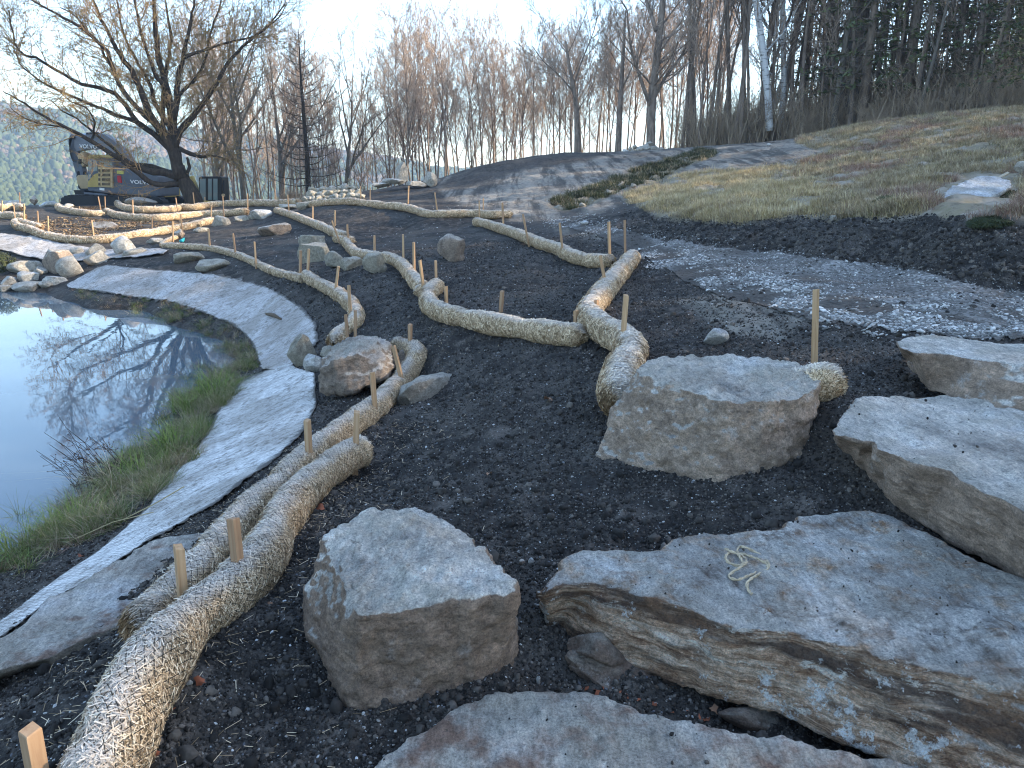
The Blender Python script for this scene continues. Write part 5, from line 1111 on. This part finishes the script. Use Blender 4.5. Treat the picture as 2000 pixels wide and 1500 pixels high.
# ------------------------------------------------------------------ small excavator
EY2 = 46.0; sb = P(418, 402, EY2); sm = empty("small_excavator", sb, 0, "small yellow excavator with a black glazed cab, right of the leaning tree", "excavator")
def E2(px, py): p = P(px, py, EY2); return (p.x-sb.x, p.z-sb.z)
def sprism(name, pts, y0, y1, mat, par, bevel=.02):
    a = Acc(); a.prism([E2(*p) for p in pts], y0, y1); return a.build(name, mat, par, bevel=bevel)
sprism("body", [(386,391),(402,391),(446,393),(450,398),(448,405),(388,405)], -.8, .8, M_vy, sm, .05)
for y0 in (-1.0, .6): sprism("track", [(384,404),(450,404),(454,408),(448,413),(388,413),(381,408)], y0, y0+.4, M_dark, sm, .05)
cb = sprism("cab", [(395,347),(400,344.5),(436,344.5),(440,347),(441,393),(396,393)], -.55, .55, M_blk, sm, .03)
for pl in ([(398,349),(409,349),(409,390),(398,390)], [(414,349),(421,349),(421,390),(414,390)], [(424,349),(432,349),(432,390),(424,390)]): sprism("window", pl, -.585, -.545, M_glass, cb, 0)
sprism("rear_pillar", [(441.5,352),(443.5,352),(444.5,392),(442,392)], -.5, -.42, M_dark, cb, 0)
sprism("boom", [(370,345),(377,343),(384,360),(394,388),(386,396),(378,372)], -.15, .15, M_vy, sm, .03)
c = E2(443, 381); a = Acc(); a.tube([Vector((c[0], -.62, c[1])), Vector((c[0], -.5, c[1]))], .09, 14); a.build("round_lamp", M_buck, sm)

# ------------------------------------------------------------------ trees
def bark_mat(name, c1, c2, sc=6):
    t = NT(name); v = t.co(scale=(1, 1, .3)); n1 = t.noise(v, sc, 5, .65); r = t.rnd_obj(); c = t.ramp(n1, [(.35, c1), (.65, c2)]); c = t.mix(t.math('MULTIPLY', r, .3), c, tuple(x*.5 for x in c2)); return t.done(c, t.bump(n1, .6, .03), .95)
M_bark = bark_mat("bark_grey", (.12, .09, .068), (.36, .275, .21)); M_twig = bark_mat("twigs", (.36, .26, .19), (.58, .44, .33)); M_bark2 = bark_mat("bark_tan", (.10, .08, .06), (.24, .20, .155)); M_twig2 = bark_mat("twigs_tan", (.17, .13, .095), (.3, .245, .185))
M_wil = bark_mat("bark_willow", (.020, .015, .012), (.075, .056, .04), 9); M_wilt = bark_mat("willow_twigs", (.17, .11, .055), (.40, .26, .13))
t = NT("bark_birch"); v_ = t.co(scale=(1, 1, 5)); M_birch = t.done(t.mix(t.ramp(t.noise(v_, 2.2, 4, .7), [(.55, 0.0), (.62, .85)]), (.62, .60, .57), (.06, .05, .045)), rough=.8)
M_wleaf = grass_mat("willow_leaf", [(.12, .10, .02), (.28, .22, .05), (.42, .33, .09)])
def ortho(d, g):
    v = Vector((g.gauss(0, 1), g.gauss(0, 1), g.gauss(0, 1))); v = v-d*v.dot(d); return v.normalized()
def branch(acc, p, d, L, r, lvl, prm, g, accs, leaves=None):
    seg = prm['seg'][lvl]; pts = [p.copy()]; rad = [r]; dd = d.copy(); q = p.copy(); dirs = [dd.copy()]
    for k in range(seg):
        dd = (dd+ortho(dd, g)*prm['wob'][lvl]+Vector((0, 0, prm['up'][lvl]))).normalized(); q = q+dd*(L/seg); pts.append(q.copy()); dirs.append(dd.copy()); rad.append(max(prm['rmin'], r*(1-(k+1)/seg*prm['tap'][lvl])))
    accs[0 if lvl <= prm['tl'] else 1].tube(pts, rad, prm['sides'][lvl], cap=False)
    if leaves is not None and lvl >= 2:
        for k in range(prm['leaf']):
            t = g.random(); i_ = min(int(t*seg), seg-1); leaves.append((pts[i_].lerp(pts[i_+1], t*seg-i_), dirs[i_]))
    if lvl+1 < len(prm['n']):
        n = prm['n'][lvl+1]; t0 = prm['t0'][lvl+1]
        for k in range(n):
            t = t0+(1-t0)*((k+g.random())/n); t = min(t, .98); i_ = min(int(t*seg), seg-1); c = pts[i_].lerp(pts[i_+1], t*seg-i_); bd = dirs[i_]
            an = R(g.uniform(*prm['ang'][lvl+1])); o_ = ortho(bd, g); nd = (bd*math.cos(an)+o_*math.sin(an)).normalized()
            if prm.get('lift') and lvl == 0: nd = Vector((nd.x, nd.y, abs(nd.z)*.4+prm['lift'])).normalized()
            sh = prm['shape'](t) if lvl == 0 else (1-.55*t)
            rr = rad[i_]*(1-(t*seg-i_))+rad[i_+1]*(t*seg-i_)
            branch(acc, c, nd, L*prm['len'][lvl+1]*sh*g.uniform(.7, 1.15), max(prm['rmin'], min(rr*.75, r*prm['rr'][lvl+1]*sh**.5)), lvl+1, prm, g, accs, leaves)
def make_tree(seed, H_, r, prm, lean=(0, 0)):
    g = random.Random(seed); A0, A1 = Acc(), Acc()
    branch(None, Vector((0, 0, -.4)), Vector((lean[0], lean[1], 1)).normalized(), H_, r, 0, prm, g, (A0, A1)); return A0, A1
PR = dict(seg=[12, 6, 4, 3, 2], wob=[.045, .13, .17, .22, .3], up=[.02, .12, .10, .08, .06], tap=[.9, .85, .8, .7, .6], sides=[8, 5, 4, 3, 3], tl=1, rmin=.0085, n=[1, 18, 7, 6, 4], t0=[0, .32, .2, .15, .1], ang=[(0, 0), (22, 45), (20, 45), (22, 50), (25, 55)], len=[1, .38, .5, .55, .5], rr=[1, .42, .5, .5, .6], shape=lambda t: 1.15-.75*t, leaf=0)
def variant(**k): d = dict(PR); d.update(k); return d
tree_protos = []
def tree_meshes(seed, H_, r, prm, barkm, twigm, lean=(0, 0)):
    A0, A1 = make_tree(seed, H_, r, prm, lean)
    a = mesh_obj("trunk", A0.v, A0.f, barkm, link=False); b = mesh_obj("crown", A1.v, A1.f, twigm, link=False); return a.data, b.data, H_
for s_ in range(4): tree_protos.append(tree_meshes(s_+1, 13+s_*.7, .075+.009*s_, PR, M_bark, M_twig))
for s_ in range(3): tree_protos.append(tree_meshes(s_+20, 14+s_, .092, variant(n=[1, 11, 6, 5, 4], t0=[0, .5, .2, .15, .1], len=[1, .36, .5, .55, .5]), M_bark, M_twig))        # high crowns
for s_ in range(2): tree_protos.append(tree_meshes(s_+40, 12, .2, variant(n=[1, 9, 7, 6, 4], t0=[0, .15, .2, .15, .1], ang=[(0, 0), (15, 38), (22, 50), (25, 55), (25, 60)], len=[1, .75, .5, .5, .45], rr=[1, .6, .5, .5, .6], up=[.02, .06, .06, .05, .04]), M_bark2, M_twig2))   # spreading, pale
for s_ in range(3): tree_protos.append(tree_meshes(s_+60, 9+s_, .055, variant(n=[1, 12, 5, 4], t0=[0, .2, .2, .15], len=[1, .3, .5, .5]), M_bark, M_twig))           # saplings
ev_protos = []
M_need = grass_mat("needles", [(.05, .06, .032), (.085, .105, .045), (.13, .15, .06), (.22, .21, .09)])
for s_ in range(3):
    g = random.Random(200+s_); A0, A1 = Acc(), Acc(); H_ = 13+2*s_; V = []; Fq = []
    A0.tube([Vector((0, 0, -.4)), Vector((.05, 0, H_*.5)), Vector((0, .05, H_))], [.2, .12, .02], 7)
    for k in range(85):
        t = .12+.86*k/85; z_ = H_*t; az = k*2.4+g.uniform(-.4, .4); Lb = (1-t)*3.0*g.uniform(.6, 1.1)+.35; e = Vector((math.cos(az)*Lb, math.sin(az)*Lb, -Lb*.12+g.uniform(-.2, .25))); b0 = Vector((0, 0, z_)); A0.tube([b0, b0+e*.5+Vector((0, 0, .12)), b0+e], [.03, .02, .008], 3, cap=False)
        for q in range(int(30*Lb/1.8)+8):
            u_ = g.uniform(.2, 1.05); c = b0+e*u_+Vector((g.gauss(0, .16), g.gauss(0, .16), g.gauss(0, .07)+.12*(1-u_))); d1 = Vector((g.gauss(0, 1), g.gauss(0, 1), g.gauss(-.2, .35))).normalized()*g.uniform(.09, .2); d2 = d1.cross(Vector((g.gauss(0, .4), g.gauss(0, .4), 1))).normalized()*g.uniform(.03, .07); n_ = len(V); V += [c-d1, c-d2, c+d1, c+d2]; Fq.append((n_, n_+1, n_+2, n_+3))
    ev_protos.append((mesh_obj("trunk", A0.v, A0.f, M_bark, link=False).data, mesh_obj("crown", np.array([tuple(v) for v in V]), np.array(Fq), M_need, smooth=False, link=False).data, H_))
def plant_tree(name, proto, x, y, rz, s, label, group=None, cat="tree", z=None, tilt=(0, 0), bark=None):
    z_ = float(H(x, y)) if z is None else z
    e = empty(name, (x, y, z_-.1), rz, label, cat, group); e.scale = (s, s, s); e.rotation_euler = (tilt[0], tilt[1], rz)
    for nm, me in (("trunk", proto[0]), ("crown", proto[1])):
        o = bpy.data.objects.new(nm, me); col.objects.link(o); o.parent = e
        if bark and nm == "trunk":
            o.data = bark
    return e
g = random.Random(99)
def at_px(px, Y): return ((px-1000)/F*Y/(CP+.28*SP)*1.0, Y)
# centre woods: photo x, distance, height above the base as seen
def topscale(px, ytop, Y, proto, zb):
    zt = P(px, ytop, Y).z; return max(.35, (zt-zb)/proto[2])
def sky_top(px):
    return float(np.interp(px, [380, 450, 520, 590, 650, 720, 760, 800, 850, 900, 950, 1010, 1060, 1130, 1200, 1300, 1400], [10, 20, 60, 55, 110, 150, 60, 25, 20, 60, 25, 60, 45, 30, 5, -60, -150]))
px = 395.0; rows = 0
lab_c = {0: "slim bare grey tree in the belt of leafless woods behind the mound and terraces"}
while px < 1400:
    Y = g.uniform(50, 62); xx, yy = at_px(px, Y); zb = float(H(xx, yy)); pr = tree_protos[g.choice([0, 1, 2, 3, 4, 5, 6, 4, 5, 6])]
    yt = sky_top(px)+abs(g.gauss(0, 28)); s_ = topscale(px, yt, Y, pr, zb)
    plant_tree("bare_tree", pr, xx, yy, g.uniform(0, 6.28), s_, lab_c[0], "leafless trees in the belt behind the mound", tilt=(g.gauss(0, .03), g.gauss(0, .035)))
    px += g.uniform(9, 17)*(1.15 if px < 720 else 1)
px = 400.0
while px < 1400:                                       # a second, farther row fills the gaps
    Y = g.uniform(64, 74); xx, yy = at_px(px, Y); zb = float(H(xx, yy)); pr = tree_protos[g.choice([0, 1, 2, 3, 9, 10, 11])]
    s_ = topscale(px, sky_top(px)+40+abs(g.gauss(0, 50)), Y, pr, zb); plant_tree("bare_tree", pr, xx, yy, g.uniform(0, 6.28), min(s_, 1.7), "thin bare tree far back in the leafless woods, seen between nearer trunks", "thin trees far back in the woods", tilt=(g.gauss(0, .04), g.gauss(0, .04))); px += g.uniform(10, 17)
# pale spreading trees right of the willow
for px_, Y_, yt, k_, lab in ((470, 50, 25, 7, "pale many-stemmed bare tree right behind the small excavator"), (545, 53, 70, 8, "pale spreading bare tree between the many-stemmed tree and the bare conifer"), (672, 54, 110, 7, "spreading bare tree right of the bare conifer"), (420, 56, 40, 8, "pale bare tree partly behind the leaning willow's right limbs")):
    xx, yy = at_px(px_, Y_); zb = float(H(xx, yy)); plant_tree("bare_tree", tree_protos[k_], xx, yy, px_*.1, topscale(px_, yt, Y_, tree_protos[k_], zb), lab)
# bare conifer (larch-like)
gg = random.Random(5); A0, A1 = Acc(), Acc(); Hc = 13.0; A0.tube([Vector((0, 0, -.4)), Vector((.05, 0, 4)), Vector((-.03, 0, 9)), Vector((.02, 0, Hc))], [.24, .18, .1, .012], 8)
for k in range(64):
    t = .08+.9*k/64; az = k*2.39+gg.uniform(-.3, .3); Lb = (1-t)**.8*4.6*gg.uniform(.7, 1.1)+.25; rise = .10+.5*t; pts = [Vector((math.cos(az)*Lb*u_, math.sin(az)*Lb*u_, Hc*t+Lb*(rise*u_-.35*u_+.45*u_*u_))) for u_ in (0, .25, .5, .75, 1)]; A0.tube(pts, [.045*(1-t*.6), .035*(1-t*.6), .022, .014, .007], 4, cap=False)
    for q in range(int(Lb*9)):
        u_ = gg.uniform(.15, 1); i_ = min(int(u_*4), 3); c = pts[i_].lerp(pts[i_+1], u_*4-i_); d = (pts[4]-pts[0]).normalized(); nd = (d*.5+ortho(d, gg)+Vector((0, 0, .25))).normalized(); l_ = gg.uniform(.25, .8)*(1.1-u_*.5)*(Lb/4+.3); m_ = c+nd*l_*.5; A1.tube([c, m_, m_+(nd+Vector((0, 0, .3))+ortho(nd, gg)*.3).normalized()*l_*.5], [.011, .008, .006], 3, cap=False)
        for w_ in range(3):
            cc_ = c.lerp(m_, gg.random()); A1.tube([cc_, cc_+ortho(nd, gg)*l_*.35+Vector((0, 0, .05))], [.007, .005], 3, cap=False)
bc = (mesh_obj("trunk", A0.v, A0.f, M_wil, link=False).data, mesh_obj("crown", A1.v, A1.f, M_bark, link=False).data, Hc)
xx, yy = at_px(600, 47); zb = float(H(xx, yy)); plant_tree("bare_conifer", bc, xx, yy, .5, topscale(600, 52, 47, bc, zb), "leafless conifer with a straight trunk and regular up-curved branches, alone by the rubble pile")
# right woods
px = 1190.0
for row, (Y0, Y1, st) in enumerate(((42, 45, (11, 20)), (44.5, 48, (12, 22)), (47, 50.5, (18, 30)))):
    px = 1330.0+row*10
    while px < 2130:
        Y = g.uniform(Y0, Y1)-max(0, px-1500)*.012; xx, yy = at_px(px, Y); zb = float(H(xx, yy))
        pr = tree_protos[g.choice([4, 5, 0, 1, 2, 9, 10, 11, 9])]; s_ = (g.uniform(15, 20) if pr[2] > 11.5 else g.uniform(8, 12))/pr[2]
        plant_tree("bare_tree", pr, xx, yy, g.uniform(0, 6.28), s_, ("bare grey-brown tree at the dense edge of the right-hand woods", "leafless tree in the middle depth of the right-hand woods", "leafless tree deep inside the right-hand woods")[row], ("trees at the edge of the right-hand woods", "trees in the middle of the right-hand woods", "trees deep in the right-hand woods")[row], tilt=(g.gauss(0, .05), g.gauss(0, .06))); px += g.uniform(*st)
for q in range(14):
    px_ = 1560+q*40+g.uniform(-8, 8); Y = g.uniform(42, 50)-max(0, px_-1500)*.01; xx, yy = at_px(px_, Y)
    plant_tree("evergreen_tree", ev_protos[q % 3], xx, yy, g.uniform(0, 6.28), g.uniform(.85, 1.35), "dark evergreen standing among the bare trunks of the right-hand woods", "evergreens among the right-hand woods")
for px_, Y_, s_, lab in ((1440, 43, .25, "small dark young evergreen at the foot of the woods left of the birches"), (1995, 33, .8, "dense evergreen at the right edge above the meadow"), (1925, 37, .7, "shaggy evergreen second from the right edge"), (1700, 41, .2, "low dark evergreen beside the thick trunk's base")):
    xx, yy = at_px(px_, Y_); plant_tree("evergreen_tree", ev_protos[0], xx, yy, px_, s_, lab)
# woods continued unseen past the right edge, added and sized to shade the foreground
for q in range(132):
    Y = -16+(q % 33)*1.85+g.uniform(-.8, .8); xx = max(27, Y*.72+13)+(q//33)*8+g.uniform(-2, 2)
    if Y > 19 and g.random() < .5: continue
    if q % 7 != 0: plant_tree("evergreen_tree", ev_protos[q % 3], xx, Y, g.uniform(0, 6.28), max(.4, (xx*.50-float(H(xx, Y))+1.5)/ev_protos[q % 3][2]), "unseen evergreen added past the right edge to shade the foreground", "shading evergreens added past the right edge")
    else: plant_tree("bare_tree", tree_protos[q % 7], xx, Y, g.uniform(0, 6.28), g.uniform(.8, 1.0), "unseen bare tree added past the right edge to shade the foreground", "shading bare trees added past the right edge")
# named trunks
def trunk_tree(name, path, Y, r0, r1, mat, tw, label, seed, limbs=8, fork=None):
    "a tree whose trunk follows photo points at a distance Y"
    g = random.Random(seed); b = P(path[0][0], path[0][1], Y); zg = float(H(b.x, b.y)); e = empty(name, b, 0, label, "tree"); pts = [P(x_, y_, Y)-b for x_, y_ in path]; pts = [pts[0]-(pts[1]-pts[0]).normalized()*.6]+pts
    A0, A1 = Acc(), Acc(); c = catmull(pts, .5); n = len(c); A0.tube(c, [r0+(r1-r0)*k/(n-1) for k in range(n)], 10)
    prm = variant(tl=1, n=[1, 1, 6, 5, 4], t0=[0, 0, .15, .15, .1])
    for k in range(limbs):
        t = g.uniform(.35, .98); i_ = int(t*(n-1)); d = (c[min(i_+1, n-1)]-c[max(i_-1, 0)]).normalized(); an = R(g.uniform(35, 70)); nd = d*math.cos(an)+ortho(d, g)*math.sin(an)
        branch(None, c[i_], nd, g.uniform(1.8, 4.2), r1*.45, 1, prm, g, (A0, A1))
    if fork:
        for fp in fork:
            q_ = [P(x_, y_, Y+o_)-b for x_, y_, o_ in fp]; cc_ = catmull(q_, .5); m_ = len(cc_); A0.tube(cc_, [r1*.9*(1-.75*k/m_) for k in range(m_)], 7)
            for k in range(7):
                i_ = g.randrange(m_//4, m_); d = (cc_[min(i_+1, m_-1)]-cc_[i_-1]).normalized(); nd = (d+ortho(d, g)*.8).normalized(); branch(None, cc_[i_], nd, g.uniform(1.2, 2.8), r1*.3, 1, prm, g, (A0, A1))
    A0.build("trunk", mat, e, smooth=True); A1.build("crown", tw, e, smooth=True); return e
trunk_tree("bare_tree", [(1271,288),(1272,230),(1276,170),(1283,110),(1290,50),(1296,-20),(1300,-120)], 43, .26, .13, M_bark, M_twig, "tall dark bare tree standing alone on the crest by the small rock pile", 1, 14, fork=[[(1281,60,0),(1272,30,.3),(1262,0,.6),(1250,-60,1)],[(1273,200,0),(1300,150,.5),(1330,110,1),(1355,60,1.4)],[(1273,215,0),(1250,150,-.5),(1232,90,-1),(1225,20,-1.4)]])
trunk_tree("birch_tree", [(1502,232),(1500,190),(1494,130),(1485,60),(1474,-10),(1462,-90)], 42, .2, .13, M_birch, M_twig, "white birch with a bright leaning trunk at the edge of the woods", 2, 8)
trunk_tree("birch_tree", [(1527,225),(1531,160),(1530,90),(1529,0),(1526,-80)], 44, .16, .11, M_birch, M_twig, "straight thinner birch just right of the bright leaning one", 3, 8)
trunk_tree("birch_tree", [(1518,190),(1540,130),(1556,60),(1570,-10),(1580,-80)], 47, .2, .13, M_birch, M_twig, "mottled birch leaning right behind the two front birches", 4, 8)
trunk_tree("thick_pine", [(1652,235),(1660,170),(1670,100),(1679,30),(1688,-60),(1692,-150)], 43, .52, .42, M_bark, M_twig, "thickest trunk of the right-hand woods, rough and grey", 5, 12)
trunk_tree("bare_tree", [(1626,258),(1634,200),(1643,140),(1652,80),(1668,0),(1680,-60)], 41, .17, .1, M_bark2, M_twig2, "pale smooth leaning trunk in front of the thickest one", 6, 6)
trunk_tree("bare_tree", [(1606,240),(1610,180),(1616,110),(1622,30),(1626,-60)], 44, .24, .17, M_bark, M_twig, "dark straight trunk left of the thickest one", 7, 8)
trunk_tree("bare_tree", [(1790,232),(1806,180),(1822,120),(1840,50),(1856,-20)], 38, .1, .06, M_bark2, M_twig2, "slender pale trunk leaning right above the meadow", 8, 7)
trunk_tree("bare_tree", [(1128,297),(1127,240),(1122,180),(1112,130),(1105,80)], 47, .24, .06, M_bark, M_twig, "broad dark bare tree with crooked limbs behind the mound crest", 9, 10, fork=[[(1120,180,0),(1095,150,.5),(1062,120,1),(1040,90,1.3)],[(1122,160,0),(1140,110,.5),(1160,60,1),(1168,20,1.3)]])
trunk_tree("bare_tree", [(1207,300),(1210,230),(1214,160),(1218,90),(1222,20)], 46, .22, .05, M_bark, M_twig, "dark bare tree left of the tall one on the crest", 10, 12, fork=[[(1212,180,0),(1235,130,.5),(1250,80,1),(1262,20,1.3)]])
# brush at the foot of the woods
M_brush = bark_mat("brush_stems", (.27, .195, .13), (.54, .41, .28))
def brush(seed, n=60, h=1.6):
    g = random.Random(seed); a = Acc()
    for k in range(n):
        p = Vector((g.gauss(0, .5), g.gauss(0, .5), 0)); d = Vector((g.gauss(0, .35), g.gauss(0, .35), 1)).normalized(); L = h*g.uniform(.4, 1.1); m_ = p+d*L*.5; e_ = m_+(d+ortho(d, g)*.35).normalized()*L*.5; a.tube([p, m_, e_], [.008, .006, .004], 3, cap=False)
        for w in range(5):
            c = p.lerp(e_, g.uniform(.3, .95)); a.tube([c, c+(d+ortho(d, g)).normalized()*L*g.uniform(.15, .35)], [.005, .003], 3, cap=False)
    return mesh_obj("brush", a.v, a.f, M_brush, link=False)
bp = protos("brush_clumps", [brush(i) for i in range(4)]); g3 = np.random.default_rng(12)
pxs = g3.uniform(380, 2150, 520); Ys = np.where(pxs < 1400, g3.uniform(50, 66, 520), g3.uniform(41, 60, 520)-np.clip(pxs-1500, 0, 700)*.014); xs = (pxs-1000)/F*Ys/1.04; zs = H(xs, Ys); n = len(xs); s = g3.uniform(.4, 1.2, n)*np.where(pxs < 1400, .7, 1)
scatter("undergrowth", bp, np.stack([xs, Ys, zs-.05], -1), s[:, None]*np.ones((1, 3)), np.stack([0*s, 0*s, g3.uniform(0, 6.28, n)], -1), g3.integers(0, 4, n), "tangled leafless brush under the woods", "undergrowth")

n = 100; pxs = g3.uniform(1360, 2180, n); Ys = g3.uniform(42, 55, n)-np.clip(pxs-1500, 0, 700)*.013; xs = (pxs-1000)/F*Ys/1.04; s = g3.uniform(1.1, 2.3, n)
scatter("understory", bp, np.stack([xs, Ys, H(xs, Ys)-.05], -1), s[:, None]*np.ones((1, 3))*[1.1, 1.1, 1], np.stack([0*s, 0*s, g3.uniform(0, 6.28, n)], -1), g3.integers(0, 4, n), "tall thin leafless saplings and brush filling the right-hand woods", "undergrowth")

# ------------------------------------------------------------------ the leaning willow
WY = 39.0; wb_ = P(378, 402, WY); we = empty("willow_tree", wb_, 0, "huge dark leaning willow with drooping limbs and last yellow leaves, before the excavators", "tree")
gw = random.Random(17); A0, A1 = Acc(), Acc(); leaves = []
limbs = [ # (photo path, radius start, radius end, depth drift)
 ([(385,412),(376,385),(364,362),(355,345),(348,325)], .62, .36, 0),
 ([(356,350),(346,318),(341,285),(338,250),(331,200),(322,160),(313,123),(306,80),(302,40),(298,-10),(292,-60)], .42, .06, .3),
 ([(352,345),(343,310),(332,285),(313,255),(291,220),(278,185),(269,164),(258,140),(243,119),(228,95),(220,78),(205,50),(194,30),(183,0),(176,-40)], .33, .05, -1.2),
 ([(313,256),(300,240),(270,212),(240,175),(222,140),(209,101),(190,80),(160,55),(123,34),(95,18),(63,0),(30,-20)], .2, .04, -2.2),
 ([(222,140),(205,110),(194,85),(170,60),(148,32),(120,15)], .09, .03, -1.5),
 ([(348,330),(330,290),(300,262),(269,239),(245,205),(224,183),(190,170),(157,164),(125,145),(93,127),(70,112),(48,108),(30,85),(22,48),(18,20)], .22, .03, -1.0),
 ([(300,262),(276,243),(250,232),(224,224),(200,212),(179,205),(145,190),(112,175),(78,158),(48,134),(35,115),(25,90)], .17, .03, 1.0),
 ([(356,352),(325,338),(300,336),(284,332),(262,322),(239,313),(208,295),(179,276),(155,262),(131,250),(102,236),(75,220),(48,202),(22,187),(5,178)], .26, .03, -2.0),
 ([(352,345),(336,338),(315,332),(295,325),(275,322),(257,321),(238,305),(215,285),(194,269),(172,250),(149,231),(120,215),(100,196)], .22, .03, 1.5),
 ([(362,362),(343,358),(325,361),(298,358),(280,346),(261,332),(240,315),(225,300)], .24, .1, -1.0),
 ([(341,290),(351,257),(372,232),(392,209),(407,186),(422,164),(433,142),(444,123),(465,100),(485,82),(503,66),(522,52),(541,30),(556,8)], .24, .03, .5),
 ([(336,235),(343,209),(346,180),(347,160),(352,135),(358,112),(364,85),(369,56),(375,25),(381,-5),(385,-50)], .24, .05, .8),
 ([(358,114),(380,104),(403,97),(422,90),(440,84),(470,78),(496,71),(520,55),(548,30),(560,10)], .12, .03, 1.2),
 ([(326,175),(314,160),(302,142),(290,105),(276,63),(268,30),(261,0),(256,-40)], .16, .04, -1.0),
 ([(350,290),(370,300),(392,306),(410,304),(425,306),(440,311),(452,313)], .16, .04, .5),
 ([(360,350),(368,335),(369,318),(366,308)], .15, .08, -.3),
 ([(338,255),(320,230),(303,200),(296,170),(285,150),(262,110),(240,60),(232,20),(225,-20)], .18, .04, 1.4),
 ([(341,285),(322,262),(318,230),(318,190),(326,130),(334,80),(330,40),(322,-10)], .2, .05, 1.8),
 ([(347,190),(365,170),(385,150),(400,120),(408,80),(420,40),(432,0)], .13, .04, 2.0),
 ([(179,276),(185,240),(170,210),(140,200),(118,180)], .08, .02, -2.4),
 ([(131,250),(100,245),(70,240),(40,225),(20,210)], .06, .02, -2.6),
]
prw = dict(seg=[1, 6, 5, 4, 2], wob=[0, .14, .17, .2, .3], up=[0, .06, .02, -.05, -.12], tap=[1, .8, .75, .6, .5], sides=[8, 5, 4, 3, 3], tl=1, rmin=.0055, n=[1, 1, 6, 4, 3], t0=[0, 0, .15, .1, .1], ang=[(0, 0), (25, 60), (25, 60), (25, 65), (25, 65)], len=[1, 1, .6, .55, .5], rr=[1, 1, .45, .6, .6], shape=lambda t: 1, leaf=1)
for li, (path, r0, r1, dz) in enumerate(limbs):
    m = len(path); pts = [P(x_, y_, WY+dz*(k/max(1, m-1) if li > 3 or li in (1, 2) else 1))-wb_ for k, (x_, y_) in enumerate(path)]
    if li == 3: pts = [P(x_, y_, WY-.4-1.8*(k/(m-1)))-wb_ for k, (x_, y_) in enumerate(path)]
    c = catmull(pts, .35); n = len(c); c = [p+ortho(Vector((0, 0, 1)), gw)*.03 for p in c] if li else c
    A0.tube(c, [max(.018, .8*(r0+(r1-r0)*(k/(n-1))**.7)*(1+.06*gw.gauss(0, 1))) for k in range(n)], 9 if r0 > .15 else 6)
    if li in (0, 15): continue
    for k in range(int(n*(.45 if li in (7, 8, 9) else 1.6))):
        i_ = gw.randrange(max(1, n//6), n); d = (c[min(i_+1, n-1)]-c[i_-1]).normalized(); an = R(gw.uniform(30, 75)); nd = (d*math.cos(an)+ortho(d, gw)*math.sin(an)+Vector((0, 0, .15))).normalized(); rr_ = (r0+(r1-r0)*i_/n)
        branch(None, c[i_], nd, gw.uniform(1.0, 2.9)*(.7+.3*min(1, rr_*8)), min(.024, rr_*.35), 1 if rr_ < .08 else 1, prw, gw, (A1, A1), leaves)
A0.build("trunk", M_wil, we, smooth=True); A1.build("crown", M_wilt, we, smooth=True)
lv = []; 
for p, d in leaves:
    if gw.random() > .26: continue
    t_ = Vector((gw.gauss(0, .4), gw.gauss(0, .4), -1)).normalized()*gw.uniform(.05, .1); s_ = t_.cross(Vector((gw.gauss(0, 1), gw.gauss(0, 1), 0))).normalized()*.014; lv += [p, p+t_*.5+s_, p+t_, p+t_*.5-s_]
o = mesh_obj("leaves", np.array([tuple(v) for v in lv]), np.arange(len(lv)).reshape(-1, 4), M_wleaf, we, smooth=False); o['kind'] = 'stuff'

# ------------------------------------------------------------------ far wooded hillside
M_hd = NT("far_bare_trees"); r_ = M_hd.rnd_obj(); M_hd = M_hd.done(M_hd.ramp(r_, [(0, (.09, .07, .05)), (.45, (.13, .10, .07)), (.85, (.16, .12, .08)), (1, (.22, .13, .065))]), rough=1)
M_he = NT("far_evergreens"); r_ = M_he.rnd_obj(); M_he = M_he.done(M_he.ramp(r_, [(0, (.035, .052, .02)), (1, (.09, .105, .04))]), rough=1)
def blob(seed, m, sq, amp=.3):
    co, f = chisel(seed, 2, 0, amp); co[:, 2] = co[:, 2]*sq+sq; return mesh_obj("far_tree", co, f, m, link=False, smooth=False)
fp = protos("far_trees", [blob(1, M_hd, 1.1), blob(2, M_hd, 1.3), blob(3, M_hd, 1.0, .45), blob(4, M_he, 1.5), blob(5, M_he, 1.9)])
g4 = np.random.default_rng(6); n = 90000; a_ = R(-44)+R(44)*g4.random(n); rr_ = np.sqrt(g4.random(n))*(980-300)+300; xs = rr_*np.sin(a_); ys = rr_*np.cos(a_); zs = H0(xs, ys)
ev = (fbm(xs/110, ys/110, 2, 3)+.9*sstep(780, 420, rr_)-.35+g4.normal(0, .25, n)) > 0; ix = np.where(ev, g4.integers(3, 5, n), g4.integers(0, 3, n)); s = g4.uniform(1.0, 2.5, n)
scatter("far_wooded_hillside", fp, np.stack([xs, ys, zs-1.0], -1), s[:, None]*np.array([[1, 1, 1.1]]), np.stack([0*s, 0*s, g4.uniform(0, 6.28, n)], -1), ix, "hazy hillside covered with bare and evergreen trees far beyond the pond", "hillside woods")

# ------------------------------------------------------------------ haze
hz = Acc(); hz.box((0, 0, 28), (3400, 3400, 136)); ho = hz.build("haze", None); tag(ho, "thin pale haze filling the valley air", "haze", kind='stuff')
hm = bpy.data.materials.new("haze"); hm.use_nodes = True; hn = hm.node_tree; hn.nodes.remove(hn.nodes["Principled BSDF"]); pv = hn.nodes.new("ShaderNodeVolumePrincipled"); pv.inputs['Density'].default_value = .00065; pv.inputs['Color'].default_value = (.60, .79, 1, 1); pv.inputs['Anisotropy'].default_value = .3
hn.links.new(pv.outputs[0], hn.nodes["Material Output"].inputs['Volume']); ho.data.materials.append(hm)
